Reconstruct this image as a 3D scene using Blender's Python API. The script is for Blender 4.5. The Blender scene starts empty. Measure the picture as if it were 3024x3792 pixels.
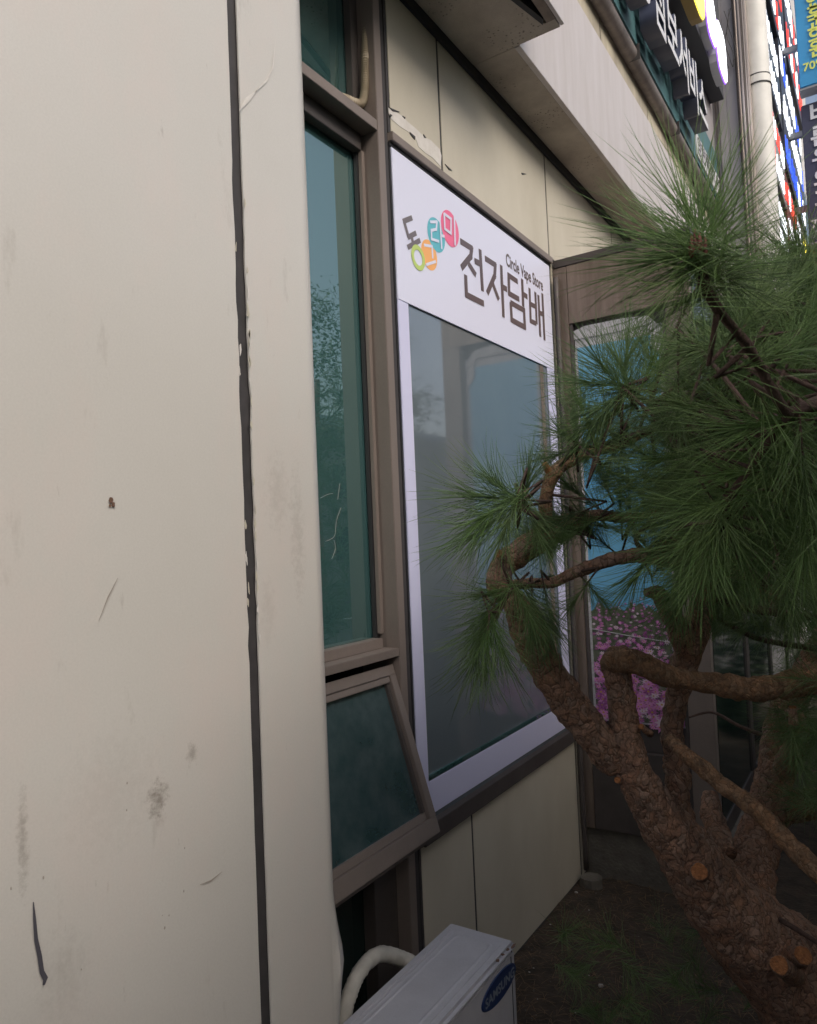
import bpy, bmesh, math, random
from math import radians, sin, cos, pi
from mathutils import Vector, Matrix, noise
random.seed(7)
S = bpy.context.scene
# ------------------------------------------------------------------ camera
F = 2701.7; YAW, PITCH, ROLL = radians(33.09), radians(2.33), radians(-2.455)
CAM = Vector((0, 0, 1.75))
cy, sy, cp, sp = cos(YAW), sin(YAW), cos(PITCH), sin(PITCH)
FW = Vector((-sy*cp, cy*cp, sp)); r0 = Vector((cy, sy, 0)); u0 = r0.cross(FW)
RT = r0*cos(ROLL) + u0*sin(ROLL); UP = u0*cos(ROLL) - r0*sin(ROLL)
cam = bpy.data.cameras.new('camera'); co = bpy.data.objects.new('camera', cam); S.collection.objects.link(co)
co.matrix_world = Matrix(((RT.x, UP.x, -FW.x, 0), (RT.y, UP.y, -FW.y, 0), (RT.z, UP.z, -FW.z, 1.75), (0, 0, 0, 1)))
cam.sensor_fit = 'VERTICAL'; cam.sensor_height = 36; cam.lens = F/3792*36
cam.clip_start = .02; cam.clip_end = 1000
cam.dof.use_dof = True; cam.dof.focus_distance = 2.0; cam.dof.aperture_fstop = 14.0
S.camera = co
# ------------------------------------------------------------------ light
SUN_EL, SUN_AZ = radians(35), radians(112)      # azimuth measured clockwise from +Y
w = bpy.data.worlds.new('World'); S.world = w; w.use_nodes = True
nt = w.node_tree; bg = nt.nodes['Background']
sky = nt.nodes.new('ShaderNodeTexSky'); sky.sky_type = 'NISHITA'; sky.sun_disc = False
sky.sun_elevation = SUN_EL; sky.sun_rotation = SUN_AZ; sky.air_density = 1.0; sky.dust_density = 6.0; sky.ozone_density = 1.0
hs = nt.nodes.new('ShaderNodeHueSaturation'); hs.inputs['Saturation'].default_value = .8
nt.links.new(sky.outputs[0], hs.inputs['Color']); nt.links.new(hs.outputs[0], bg.inputs[0]); bg.inputs[1].default_value = .13
sd = bpy.data.lights.new('sun', 'SUN'); sd.energy = .6; sd.angle = radians(40); sd.color = (1, .97, .94)
so = bpy.data.objects.new('sun', sd); S.collection.objects.link(so)
sdir = Vector((sin(SUN_AZ)*cos(SUN_EL), cos(SUN_AZ)*cos(SUN_EL), sin(SUN_EL)))
so.rotation_euler = sdir.to_track_quat('Z', 'Y').to_euler(); so.location = (6, -4, 12)
S.view_settings.view_transform = 'Standard'; S.view_settings.look = 'None'; S.view_settings.gamma = 1
S.view_settings.use_curve_mapping = False; S.view_settings.exposure = .6
S.cycles.max_bounces = 8

def ray(x, y): return RT*(x-1512) + UP*(1896-y) + FW*F
def at(x, y, ax, v):                       # the point of the plane coordinate[ax] = v seen at a photo pixel
    d = ray(x, y); return CAM + d*((v-CAM[ax])/d[ax])
def dp(x, y, d):                           # pixel of the 1719-wide preview, at depth d
    k = 3024/1719; return CAM + ray(x*k, y*k)/F*d

# ------------------------------------------------------------------ materials
def rgb(v): return (v[0], v[1], v[2], 1)
def mat(name, col, rough=.5, metal=0, noise_amt=0, noise_scale=5, col2=None, bump=0, bump_scale=40, stretch=(1, 1, 1), emit=None, estr=0, ior=1.5, coat=0, spec=None, randomize=0, fine=0):
    m = bpy.data.materials.new(name); m.use_nodes = True; t = m.node_tree; b = t.nodes['Principled BSDF']
    b.inputs['Base Color'].default_value = rgb(col); b.inputs['Roughness'].default_value = rough; b.inputs['Metallic'].default_value = metal
    b.inputs['IOR'].default_value = ior; b.inputs['Coat Weight'].default_value = coat
    if spec is not None: b.inputs['Specular IOR Level'].default_value = spec
    tc = t.nodes.new('ShaderNodeTexCoord'); mp = t.nodes.new('ShaderNodeMapping'); mp.inputs['Scale'].default_value = stretch
    geo = t.nodes.new('ShaderNodeNewGeometry')
    t.links.new(geo.outputs['Position'], mp.inputs[0])
    last = None
    if noise_amt:
        n = t.nodes.new('ShaderNodeTexNoise'); n.inputs['Scale'].default_value = noise_scale; n.inputs['Detail'].default_value = 8; n.inputs['Roughness'].default_value = .62
        t.links.new(mp.outputs[0], n.inputs['Vector'])
        mr = t.nodes.new('ShaderNodeMapRange'); mr.inputs[1].default_value = .35; mr.inputs[2].default_value = .68
        mr.inputs[4].default_value = noise_amt; t.links.new(n.outputs[0], mr.inputs[0])
        mx = t.nodes.new('ShaderNodeMix'); mx.data_type = 'RGBA'; mx.inputs[6].default_value = rgb(col)
        mx.inputs[7].default_value = rgb(col2 or tuple(c*.5 for c in col)); t.links.new(mr.outputs[0], mx.inputs[0])
        last = mx.outputs[2]
        # roughness follows the dirt a little
        mr2 = t.nodes.new('ShaderNodeMapRange'); mr2.inputs[3].default_value = rough; mr2.inputs[4].default_value = min(1, rough+.2)
        if rough > .2: t.links.new(n.outputs[0], mr2.inputs[0]); t.links.new(mr2.outputs[0], b.inputs['Roughness'])
    if fine:
        n3 = t.nodes.new('ShaderNodeTexNoise'); n3.inputs['Scale'].default_value = 260; n3.inputs['Detail'].default_value = 3
        t.links.new(geo.outputs['Position'], n3.inputs['Vector'])
        m3 = t.nodes.new('ShaderNodeMapRange'); m3.inputs[1].default_value = .3; m3.inputs[2].default_value = .7; m3.inputs[3].default_value = 1-fine; m3.inputs[4].default_value = 1+fine
        t.links.new(n3.outputs[0], m3.inputs[0])
        v3 = t.nodes.new('ShaderNodeHueSaturation'); t.links.new(m3.outputs[0], v3.inputs['Value'])
        if last: t.links.new(last, v3.inputs['Color'])
        else: v3.inputs['Color'].default_value = rgb(col)
        last = v3.outputs[0]
    if randomize:
        oi = t.nodes.new('ShaderNodeObjectInfo'); r3 = t.nodes.new('ShaderNodeMapRange')
        r3.inputs[3].default_value = 1-randomize; r3.inputs[4].default_value = 1+randomize; t.links.new(oi.outputs['Random'], r3.inputs[0])
        v4 = t.nodes.new('ShaderNodeHueSaturation'); t.links.new(r3.outputs[0], v4.inputs['Value'])
        if last: t.links.new(last, v4.inputs['Color'])
        else: v4.inputs['Color'].default_value = rgb(col)
        last = v4.outputs[0]
    if last: t.links.new(last, b.inputs['Base Color'])
    if bump:
        n2 = t.nodes.new('ShaderNodeTexNoise'); n2.inputs['Scale'].default_value = bump_scale; n2.inputs['Detail'].default_value = 6
        t.links.new(mp.outputs[0], n2.inputs['Vector'])
        bp = t.nodes.new('ShaderNodeBump'); bp.inputs['Strength'].default_value = bump; bp.inputs['Distance'].default_value = .01
        t.links.new(n2.outputs[0], bp.inputs['Height']); t.links.new(bp.outputs[0], b.inputs['Normal'])
    if emit: b.inputs['Emission Color'].default_value = rgb(emit); b.inputs['Emission Strength'].default_value = estr
    return m
M = {}
M['cream'] = mat('cream_painted_panel', (.575, .56, .53), .30, noise_amt=.35, noise_scale=1.6, col2=(.49, .475, .435), bump=.03, bump_scale=6, fine=.03, coat=.15)
M['cream_wall'] = mat('cream_wall_panel', (.55, .515, .43), .42, noise_amt=.6, noise_scale=2.2, col2=(.41, .375, .30), stretch=(1, 1, .5), bump=.02, bump_scale=10, fine=.04)
M['cream_up'] = mat('cream_streaked_panel', (.52, .47, .36), .45, noise_amt=.8, noise_scale=3, col2=(.22, .19, .15), stretch=(2, 2, .25), fine=.04)
M['joint'] = mat('black_sealant', (.035, .033, .035), .6, noise_amt=.5, noise_scale=30, col2=(.07, .065, .07))
M['bronze'] = mat('bronze_aluminium', (.24, .20, .18), .42, metal=.25, noise_amt=.5, noise_scale=5, col2=(.17, .145, .13), stretch=(1, 1, .4), fine=.05)
M['bronze_dark'] = mat('dark_bronze_aluminium', (.09, .078, .075), .45, metal=.2, noise_amt=.4, noise_scale=8)
M['header'] = mat('weathered_bronze_sheet', (.25, .20, .165), .38, metal=.4, noise_amt=.8, noise_scale=7, col2=(.15, .115, .095), stretch=(3, 3, .35), fine=.05)
M['fascia'] = mat('weathered_steel_fascia', (.60, .56, .555), .38, metal=.25, noise_amt=.7, noise_scale=8, col2=(.50, .46, .44), stretch=(1, 1.5, .2), fine=.04)
M['soffit'] = mat('stained_soffit', (.62, .55, .47), .6, noise_amt=.9, noise_scale=4, col2=(.38, .32, .27), bump=.1, bump_scale=60, fine=.08)
M['black'] = mat('black_shadow_gap', (.02, .02, .024), .6)
M['glass_teal'] = mat('teal_tinted_glass', (.036, .092, .094), .012, ior=3.1, noise_amt=.4, noise_scale=3, col2=(.045, .10, .105), fine=.03)
M['glass_teal'].node_tree.nodes['Principled BSDF'].inputs['Specular Tint'].default_value = (.82, 1, .97, 1)
M['glass_film'] = mat('frosted_window_film', (.135, .165, .19), .04, ior=2.8, noise_amt=.6, noise_scale=2, col2=(.10, .125, .15), fine=.02)
M['glass_sash'] = mat('dusty_sash_glass', (.02, .05, .055), .10, ior=2.0, noise_amt=1, noise_scale=7, col2=(.07, .10, .11), fine=.05)
M['glass_dark'] = mat('dark_green_glass', (.012, .025, .024), .08, ior=1.7)
M['rubber'] = mat('black_gasket', (.03, .03, .033), .5)
M['vinyl'] = mat('white_vinyl_panel', (.68, .70, .86), .32, fine=.01)
M['vinyl2'] = mat('white_vinyl_strip', (.60, .61, .82), .32, fine=.01)
M['letter_grey'] = mat('grey_print', (.16, .14, .15), .35)
M['letter_dark'] = mat('brown_print', (.115, .085, .09), .35)
M['pr_green'] = mat('lime_print', (.48, .62, .17), .35)
M['pr_orange'] = mat('orange_print', (.85, .42, .14), .35)
M['pr_blue'] = mat('turquoise_print', (.12, .46, .56), .35)
M['pr_pink'] = mat('pink_print', (.80, .16, .30), .35)
M['ac'] = mat('grey_white_enamel', (.50, .50, .54), .42, noise_amt=.4, noise_scale=9, col2=(.36, .36, .39), fine=.04)
M['logo_blue'] = mat('navy_badge', (.015, .035, .12), .4)
M['logo_white'] = mat('silver_badge_lettering', (.25, .29, .36), .4)
M['rust'] = mat('rust', (.16, .09, .06), .8, noise_amt=.8, noise_scale=60)
M['pipe'] = mat('wrapped_pipe_tape', (.50, .48, .43), .5, noise_amt=.4, noise_scale=20)
M['conduit'] = mat('beige_corrugated_plastic', (.42, .36, .27), .5)
M['concrete'] = mat('rough_concrete', (.17, .155, .13), .9, noise_amt=.8, noise_scale=9, bump=.5, bump_scale=70)
M['soil'] = mat('dark_planting_soil', (.07, .05, .036), .95, noise_amt=.9, noise_scale=12, col2=(.025, .022, .015), bump=.8, bump_scale=60)
M['bark'] = mat('red_pine_bark', (.34, .18, .112), .85, noise_amt=1, noise_scale=28, col2=(.21, .135, .10), bump=1.0, bump_scale=75, fine=.15)
M['bark2'] = mat('young_orange_bark', (.31, .165, .085), .8, noise_amt=1, noise_scale=38, col2=(.12, .078, .05), bump=.9, bump_scale=90, fine=.12)
M['twig'] = mat('dark_twig_bark', (.10, .062, .05), .8, noise_amt=.7, noise_scale=80, bump=.6, bump_scale=150)
M['cut'] = mat('fresh_cut_wood', (.42, .175, .065), .8, noise_amt=1, noise_scale=130, col2=(.20, .08, .035), bump=.6, bump_scale=200)
M['bud'] = mat('red_brown_bud', (.13, .035, .025), .7)
M['needle'] = mat('pine_needles', (.075, .15, .036), .38, noise_amt=.9, noise_scale=9, col2=(.14, .21, .07), randomize=.4)
M['needle_tip'] = mat('pale_pine_needles', (.11, .18, .07), .42, noise_amt=.7, noise_scale=7, col2=(.075, .145, .045), randomize=.25)
M['needle_dead'] = mat('dry_needles', (.20, .125, .065), .8, randomize=.3)
M['litter'] = mat('pale_litter', (.45, .42, .38), .8, noise_amt=.6, noise_scale=50)
M['poster_blue'] = mat('poster_sky_print', (.09, .31, .52), .35, noise_amt=.9, noise_scale=1.3, col2=(.18, .42, .58), stretch=(1, 1, 1.5))
M['poster_green'] = mat('poster_meadow_print', (.05, .075, .035), .5, noise_amt=1, noise_scale=40, col2=(.16, .17, .13))
M['petal'] = mat('pink_petal_print', (.55, .18, .48), .5, noise_amt=.8, noise_scale=60, col2=(.62, .32, .55))
M['petal2'] = mat('magenta_petal_print', (.22, .045, .22), .5, noise_amt=.8, noise_scale=60, col2=(.5, .18, .42))
M['petal3'] = mat('white_petal_print', (.62, .50, .60), .5)
M['pollen'] = mat('flower_centre_print', (.45, .28, .06), .5)
M['paper'] = mat('dusty_white_paper', (.52, .52, .55), .7, noise_amt=.7, noise_scale=50, col2=(.26, .26, .27))
M['teal'] = mat('teal_sign_band', (.055, .145, .165), .5, noise_amt=.3, noise_scale=3)
M['navy'] = mat('navy_letter_side', (.055, .065, .11), .45)
M['navy2'] = mat('blue_letter_side', (.13, .20, .34), .4)
M['white'] = mat('white_letter_face', (.60, .61, .64), .4)
M['grey_dark'] = mat('charcoal_sign_box', (.05, .055, .065), .5)
M['moulding'] = mat('dirty_moulding', (.24, .21, .20), .45, metal=.3, noise_amt=.8, noise_scale=4, col2=(.06, .05, .05), stretch=(1, 1.5, .3))
M['metal_wall'] = mat('grey_metal_cladding', (.36, .35, .37), .4, metal=.3, noise_amt=.4, noise_scale=2, col2=(.26, .24, .25))
M['trim'] = mat('brushed_trim', (.50, .44, .41), .35, metal=.5)
M['pillar'] = mat('pale_painted_pillar', (.60, .60, .58), .45, noise_amt=.3, noise_scale=4, fine=.03)
M['gold'] = mat('golden_letter_side', (.42, .27, .06), .4)
M['em_yellow'] = mat('lit_yellow', (.9, .8, .1), .5, emit=(1, .86, .08), estr=1.6)
M['em_white'] = mat('lit_white', (.9, .9, .95), .5, emit=(.88, .93, 1), estr=1.6)
M['em_purple'] = mat('lit_purple_rim', (.4, .2, .9), .5, emit=(.32, .10, .95), estr=1.0)
M['em_red'] = mat('lit_red', (.9, .15, .1), .5, emit=(.9, .03, .03), estr=.9)
M['em_blue'] = mat('lit_blue', (.1, .2, .9), .5, emit=(.02, .08, .9), estr=1.0)
M['em_magenta'] = mat('lit_magenta', (.9, .1, .5), .5, emit=(1, .08, .45), estr=1.2)
M['board_dark'] = mat('dark_sign_board', (.035, .04, .06), .4)
M['board_maroon'] = mat('maroon_sign_board', (.18, .03, .035), .4)
M['board_olive'] = mat('olive_sign_board', (.10, .09, .03), .4)
M['board_grey'] = mat('grey_sign_board', (.25, .26, .28), .5)
M['ban_blue'] = mat('blue_banner', (.03, .25, .52), .4, noise_amt=.3, noise_scale=2, col2=(.05, .33, .56))
M['ban_dark'] = mat('navy_black_banner', (.04, .042, .075), .35)
M['ban_tan'] = mat('ochre_banner', (.40, .28, .06), .5)
M['ban_yellow'] = mat('yellow_banner_lettering', (.58, .66, .13), .5)
M['far_wall'] = mat('pale_far_facade', (.50, .50, .51), .6, noise_amt=.4, noise_scale=1.2)
M['asphalt'] = mat('asphalt', (.05, .05, .052), .9, noise_amt=.5, noise_scale=3)
M['paving'] = mat('concrete_paving', (.24, .23, .22), .85, noise_amt=.5, noise_scale=2)
M['brick'] = mat('tan_facade', (.33, .27, .22), .8, noise_amt=.5, noise_scale=1)
M['leaf'] = mat('street_tree_leaves', (.05, .09, .035), .6, randomize=.2, noise_amt=.6, noise_scale=1.2)
M['line'] = mat('road_paint', (.7, .7, .68), .7)
M['mark'] = mat('dark_paint_mark', (.07, .068, .085), .6)
M['smudge'] = mat('grey_smudge', (.34, .31, .27), .6)
M['peel'] = mat('bare_white_primer', (.66, .64, .62), .7, noise_amt=.5, noise_scale=30, col2=(.5, .47, .43))

def bark_cells(m, scale, crev, light):
    t = m.node_tree; b = t.nodes['Principled BSDF']; src = b.inputs['Base Color'].links[0].from_socket
    geo = t.nodes.new('ShaderNodeNewGeometry'); mp = t.nodes.new('ShaderNodeMapping'); mp.inputs['Scale'].default_value = (1, 1, .5)
    n = t.nodes.new('ShaderNodeTexNoise'); n.inputs['Scale'].default_value = 25; t.links.new(geo.outputs['Position'], n.inputs[0])
    vm = t.nodes.new('ShaderNodeVectorMath'); vm.operation = 'MULTIPLY_ADD'; vm.inputs[1].default_value = (.055, .055, .055)
    t.links.new(n.outputs['Color'], vm.inputs[0]); t.links.new(geo.outputs['Position'], vm.inputs[2]); t.links.new(vm.outputs[0], mp.inputs[0])
    v = t.nodes.new('ShaderNodeTexVoronoi'); v.feature = 'DISTANCE_TO_EDGE'; v.inputs['Scale'].default_value = scale; t.links.new(mp.outputs[0], v.inputs[0])
    v2 = t.nodes.new('ShaderNodeTexVoronoi'); v2.inputs['Scale'].default_value = scale; t.links.new(mp.outputs[0], v2.inputs[0])
    r = t.nodes.new('ShaderNodeMapRange'); r.inputs[1].default_value = .07; r.inputs[2].default_value = 0; r.inputs[4].default_value = .65; t.links.new(v.outputs['Distance'], r.inputs[0])
    sx_ = t.nodes.new('ShaderNodeSeparateColor'); t.links.new(v2.outputs['Color'], sx_.inputs[0])
    r2 = t.nodes.new('ShaderNodeMapRange'); r2.inputs[1].default_value = .35; r2.inputs[2].default_value = 1; r2.inputs[4].default_value = .42; t.links.new(sx_.outputs[0], r2.inputs[0])
    x0 = t.nodes.new('ShaderNodeMix'); x0.data_type = 'RGBA'; x0.inputs[7].default_value = rgb(light); t.links.new(r2.outputs[0], x0.inputs[0]); t.links.new(src, x0.inputs[6])
    x = t.nodes.new('ShaderNodeMix'); x.data_type = 'RGBA'; x.inputs[7].default_value = rgb(crev); t.links.new(r.outputs[0], x.inputs[0]); t.links.new(x0.outputs[2], x.inputs[6])
    t.links.new(x.outputs[2], b.inputs['Base Color'])
    bp = t.nodes.new('ShaderNodeBump'); bp.inputs['Strength'].default_value = .6; bp.inputs['Distance'].default_value = .005
    r3 = t.nodes.new('ShaderNodeMapRange'); r3.inputs[2].default_value = .15; t.links.new(v.outputs['Distance'], r3.inputs[0]); t.links.new(r3.outputs[0], bp.inputs['Height'])
    t.links.new(b.inputs['Normal'].links[0].from_socket, bp.inputs['Normal']); t.links.new(bp.outputs[0], b.inputs['Normal'])
bark_cells(M['bark'], 62, (.03, .02, .016), (.36, .27, .215))
bark_cells(M['bark2'], 95, (.08, .046, .03), (.36, .25, .16))
# smudged dirt on the column: scuffs by noise, seated in world space
def dirty_cream(m):
    t = m.node_tree; b = t.nodes['Principled BSDF']; src = b.inputs['Base Color'].links[0].from_socket
    geo = t.nodes.new('ShaderNodeNewGeometry')
    def layer(src, scale, stretch, lo, hi, amt, col):
        mp = t.nodes.new('ShaderNodeMapping'); mp.inputs['Scale'].default_value = stretch; t.links.new(geo.outputs['Position'], mp.inputs[0])
        n = t.nodes.new('ShaderNodeTexNoise'); n.inputs['Scale'].default_value = scale; n.inputs['Detail'].default_value = 9; n.inputs['Roughness'].default_value = .7
        t.links.new(mp.outputs[0], n.inputs[0])
        r = t.nodes.new('ShaderNodeMapRange'); r.inputs[1].default_value = lo; r.inputs[2].default_value = hi; r.inputs[4].default_value = amt; t.links.new(n.outputs[0], r.inputs[0])
        x = t.nodes.new('ShaderNodeMix'); x.data_type = 'RGBA'; x.inputs[7].default_value = rgb(col); t.links.new(r.outputs[0], x.inputs[0]); t.links.new(src, x.inputs[6])
        return x.outputs[2]
    s = layer(src, 7, (1, 1.6, .55), .62, .78, .55, (.30, .27, .24))
    s = layer(s, 26, (1, 1.5, .4), .66, .76, .5, (.25, .22, .20))
    s = layer(s, 3, (1, 1, .6), .5, .75, .35, (.66, .54, .50))
    n = t.nodes.new('ShaderNodeTexNoise'); n.inputs['Scale'].default_value = 60; n.inputs['Detail'].default_value = 8; n.inputs['Roughness'].default_value = .75; t.links.new(geo.outputs['Position'], n.inputs[0])
    for (y, z, ry, rz, amt) in [(.841, 1.316, .03, .045, .75), (.918, 1.375, .018, .03, .55), (.60, 1.33, .012, .11, .5), (1.17, 1.87, .05, .12, .2), (1.13, 1.62, .03, .10, .15), (.75, 1.36, .12, .14, .1), (.66, 1.10, .06, .1, .14), (1.23, 1.78, .03, .2, .25)]:
        sb = t.nodes.new('ShaderNodeVectorMath'); sb.operation = 'SUBTRACT'; sb.inputs[1].default_value = (-1.1, y, z); t.links.new(geo.outputs['Position'], sb.inputs[0])
        ml = t.nodes.new('ShaderNodeVectorMath'); ml.operation = 'MULTIPLY'; ml.inputs[1].default_value = (0, 1/ry, 1/rz); t.links.new(sb.outputs[0], ml.inputs[0])
        ln = t.nodes.new('ShaderNodeVectorMath'); ln.operation = 'LENGTH'; t.links.new(ml.outputs[0], ln.inputs[0])
        r = t.nodes.new('ShaderNodeMapRange'); r.inputs[1].default_value = 1.15; r.inputs[2].default_value = .1; r.inputs[4].default_value = .32; t.links.new(ln.outputs['Value'], r.inputs[0])
        ad = t.nodes.new('ShaderNodeMath'); ad.operation = 'ADD'; t.links.new(r.outputs[0], ad.inputs[0]); t.links.new(n.outputs[0], ad.inputs[1])
        r2 = t.nodes.new('ShaderNodeMapRange'); r2.inputs[1].default_value = .60; r2.inputs[2].default_value = .85; r2.inputs[4].default_value = amt; t.links.new(ad.outputs[0], r2.inputs[0])
        mk = t.nodes.new('ShaderNodeMath'); mk.operation = 'MULTIPLY'; t.links.new(r2.outputs[0], mk.inputs[0])
        r3 = t.nodes.new('ShaderNodeMapRange'); r3.inputs[1].default_value = 1.15; r3.inputs[2].default_value = .8; t.links.new(ln.outputs['Value'], r3.inputs[0]); t.links.new(r3.outputs[0], mk.inputs[1])
        x = t.nodes.new('ShaderNodeMix'); x.data_type = 'RGBA'; x.inputs[7].default_value = rgb((.20, .175, .15)); t.links.new(mk.outputs[0], x.inputs[0]); t.links.new(s, x.inputs[6]); s = x.outputs[2]
    t.links.new(s, b.inputs['Base Color'])
dirty_cream(M['cream'])
M['cream'].node_tree.nodes['Principled BSDF'].inputs['Coat Weight'].default_value = .45
M['cream'].node_tree.nodes['Principled BSDF'].inputs['Coat Roughness'].default_value = .22
# soffit: dark dirt specks
def specks(m, scale, col, size):
    t = m.node_tree; b = t.nodes['Principled BSDF']; src = b.inputs['Base Color'].links[0].from_socket
    geo = t.nodes.new('ShaderNodeNewGeometry'); v = t.nodes.new('ShaderNodeTexVoronoi'); v.inputs['Scale'].default_value = scale; t.links.new(geo.outputs['Position'], v.inputs[0])
    n = t.nodes.new('ShaderNodeTexNoise'); n.inputs['Scale'].default_value = 5; t.links.new(geo.outputs['Position'], n.inputs[0])
    r = t.nodes.new('ShaderNodeMapRange'); r.inputs[1].default_value = size; r.inputs[2].default_value = size*.4; t.links.new(v.outputs['Distance'], r.inputs[0])
    r2 = t.nodes.new('ShaderNodeMapRange'); r2.inputs[1].default_value = .5; r2.inputs[2].default_value = .6; r2.inputs[4].default_value = .7; t.links.new(n.outputs[0], r2.inputs[0])
    mu = t.nodes.new('ShaderNodeMath'); mu.operation = 'MULTIPLY'; t.links.new(r.outputs[0], mu.inputs[0]); t.links.new(r2.outputs[0], mu.inputs[1])
    x = t.nodes.new('ShaderNodeMix'); x.data_type = 'RGBA'; x.inputs[7].default_value = rgb(col); t.links.new(mu.outputs[0], x.inputs[0]); t.links.new(src, x.inputs[6])
    t.links.new(x.outputs[2], b.inputs['Base Color'])
specks(M['soffit'], 55, (.05, .04, .035), .3)

# ------------------------------------------------------------------ builders
def link(o): S.collection.objects.link(o); return o
def empty(name, label, cat, loc=(0, 0, 0), group=None):
    o = link(bpy.data.objects.new(name, None)); o.location = loc; o.empty_display_size = .1
    o['label'] = label; o['category'] = cat
    if group: o['group'] = group
    return o
def wpos(o): return o.location + (wpos(o.parent) if o.parent else Vector((0, 0, 0)))
def add(name, bm, m, parent=None, label=None, cat=None, group=None, kind=None, smooth=False):
    me = bpy.data.meshes.new(name)
    if isinstance(bm, bmesh.types.BMesh): bm.to_mesh(me); bm.free()
    else: me.from_pydata(*bm)
    for x in (m if isinstance(m, (list, tuple)) else [m]): me.materials.append(M[x])
    if smooth:
        me.polygons.foreach_set('use_smooth', [True]*len(me.polygons))
        if smooth == 2: me.set_sharp_from_angle(angle=radians(40))
    o = link(bpy.data.objects.new(name, me))
    if parent:
        o.parent = parent
        off = wpos(parent)
        me.transform(Matrix.Translation(-off))
    if label: o['label'] = label
    if cat: o['category'] = cat
    if group: o['group'] = group
    if kind: o['kind'] = kind
    return o
def box(bm, x0, x1, y0, y1, z0, z1, mi=0, bev=0):
    x0, x1 = min(x0, x1), max(x0, x1); y0, y1 = min(y0, y1), max(y0, y1); z0, z1 = min(z0, z1), max(z0, z1)
    r = bmesh.ops.create_cube(bm, size=1, matrix=Matrix.Translation(((x0+x1)/2, (y0+y1)/2, (z0+z1)/2)) @ Matrix.Diagonal((x1-x0, y1-y0, z1-z0, 1)))
    fs = {f for v in r['verts'] for f in v.link_faces}
    for f in fs: f.material_index = mi
    if bev: bmesh.ops.bevel(bm, geom=list({e for v in r['verts'] for e in v.link_edges}), offset=bev, segments=2, affect='EDGES')
    return bm
def bx(name, m, parent, *a, bev=.0015, **k):
    bm = bmesh.new(); box(bm, *a, bev=bev); return add(name, bm, m, parent, **k)
def prism(pts, d):                           # polygon (list of Vectors) swept by vector d
    bm = bmesh.new(); a = [bm.verts.new(p) for p in pts]; b = [bm.verts.new(Vector(p)+Vector(d)) for p in pts]
    bm.faces.new(a); bm.faces.new(b[::-1]); n = len(pts)
    for i in range(n): bm.faces.new((a[i], b[i], b[(i+1) % n], a[(i+1) % n]))
    bmesh.ops.recalc_face_normals(bm, faces=bm.faces[:]); return bm
def crm(pts, step):                          # Catmull-Rom resampling of (Vector, radius)
    out = []; n = len(pts)
    for i in range(n-1):
        p0, p1, p2, p3 = [pts[max(0, min(n-1, i+k))] for k in (-1, 0, 1, 2)]
        L = (p2[0]-p1[0]).length; k = max(1, int(L/step))
        for j in range(k):
            t = j/k
            f = lambda a, b, c, d: .5*((2*b)+(c-a)*t+(2*a-5*b+4*c-d)*t*t+(3*b-a-3*c+d)*t**3)
            out.append((f(p0[0], p1[0], p2[0], p3[0]), f(p0[1], p1[1], p2[1], p3[1])))
    out.append(pts[-1]); return out
def tube(pts, sides=12, step=.02, rough=0, rf=30, plates=0, bm=None, ridge=None, cap=True):
    bm = bm or bmesh.new(); ps = crm([(Vector(p), r) for p, r in pts], step); rings = []
    d0 = (ps[1][0]-ps[0][0]).normalized(); nrm = d0.orthogonal().normalized()
    for i, (p, r) in enumerate(ps):
        d = (ps[min(i+1, len(ps)-1)][0]-ps[max(i-1, 0)][0]).normalized()
        nrm = (nrm - d*nrm.dot(d)).normalized(); b = d.cross(nrm); ring = []
        if ridge: r = r*(1+ridge*(1 if i % 2 else -1))
        for k in range(sides):
            a = 2*pi*k/sides; v = nrm*cos(a)+b*sin(a); q = p+v*r
            if rough:
                h = noise.noise(q*rf)*.5+noise.noise(q*rf*2.7)*.3
                pl = 0
                if plates:
                    w_ = Vector((noise.noise(q*22), noise.noise(q*22+Vector((9, 0, 0))), 0))*.03
                    dd, pp_ = noise.voronoi(Vector((q.x+w_.x, q.y+w_.y, q.z*.55))*plates*1.5)
                    pl = min(.28, (dd[1]-dd[0]))/.28*(.45+.9*noise.cell(pp_[0]*37))
                q = p+v*(r*(1+rough*h*.8)+.0040*pl*min(1, r/.03)+.005*min(1, r/.04)*noise.noise(Vector((q.x*70, q.y*70, q.z*38)))+.006*min(1, r/.06)*noise.noise(Vector((q.x*18, q.y*18, q.z*9))))
            ring.append(bm.verts.new(q))
        rings.append(ring)
    for i in range(len(rings)-1):
        for k in range(sides):
            bm.faces.new((rings[i][k], rings[i][(k+1) % sides], rings[i+1][(k+1) % sides], rings[i+1][k]))
    if cap: bm.faces.new(rings[0][::-1]); bm.faces.new(rings[-1])
    return bm
FONT = bpy.data.fonts.get('Bfont') or None
def text_mesh(s, size, extrude=0, align='LEFT', bold=.0, sx=1.0, space=1.0):
    cu = bpy.data.curves.new('t', 'FONT'); cu.body = s; cu.size = size; cu.extrude = extrude; cu.align_x = align; cu.offset = bold
    cu.resolution_u = 3; cu.space_character = space
    o = bpy.data.objects.new('t', cu); link(o)
    dg = bpy.context.evaluated_depsgraph_get(); me = bpy.data.meshes.new_from_object(o.evaluated_get(dg))
    bpy.data.objects.remove(o); bpy.data.curves.remove(cu)
    me.transform(Matrix.Diagonal((sx, 1, 1, 1)))
    return me
MX = Matrix(((0, 0, 1, 0), (1, 0, 0, 0), (0, 1, 0, 0), (0, 0, 0, 1)))      # text facing +X, reading towards +Y
MY = Matrix(((1, 0, 0, 0), (0, 0, -1, 0), (0, 1, 0, 0), (0, 0, 0, 1)))     # text facing -Y
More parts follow.
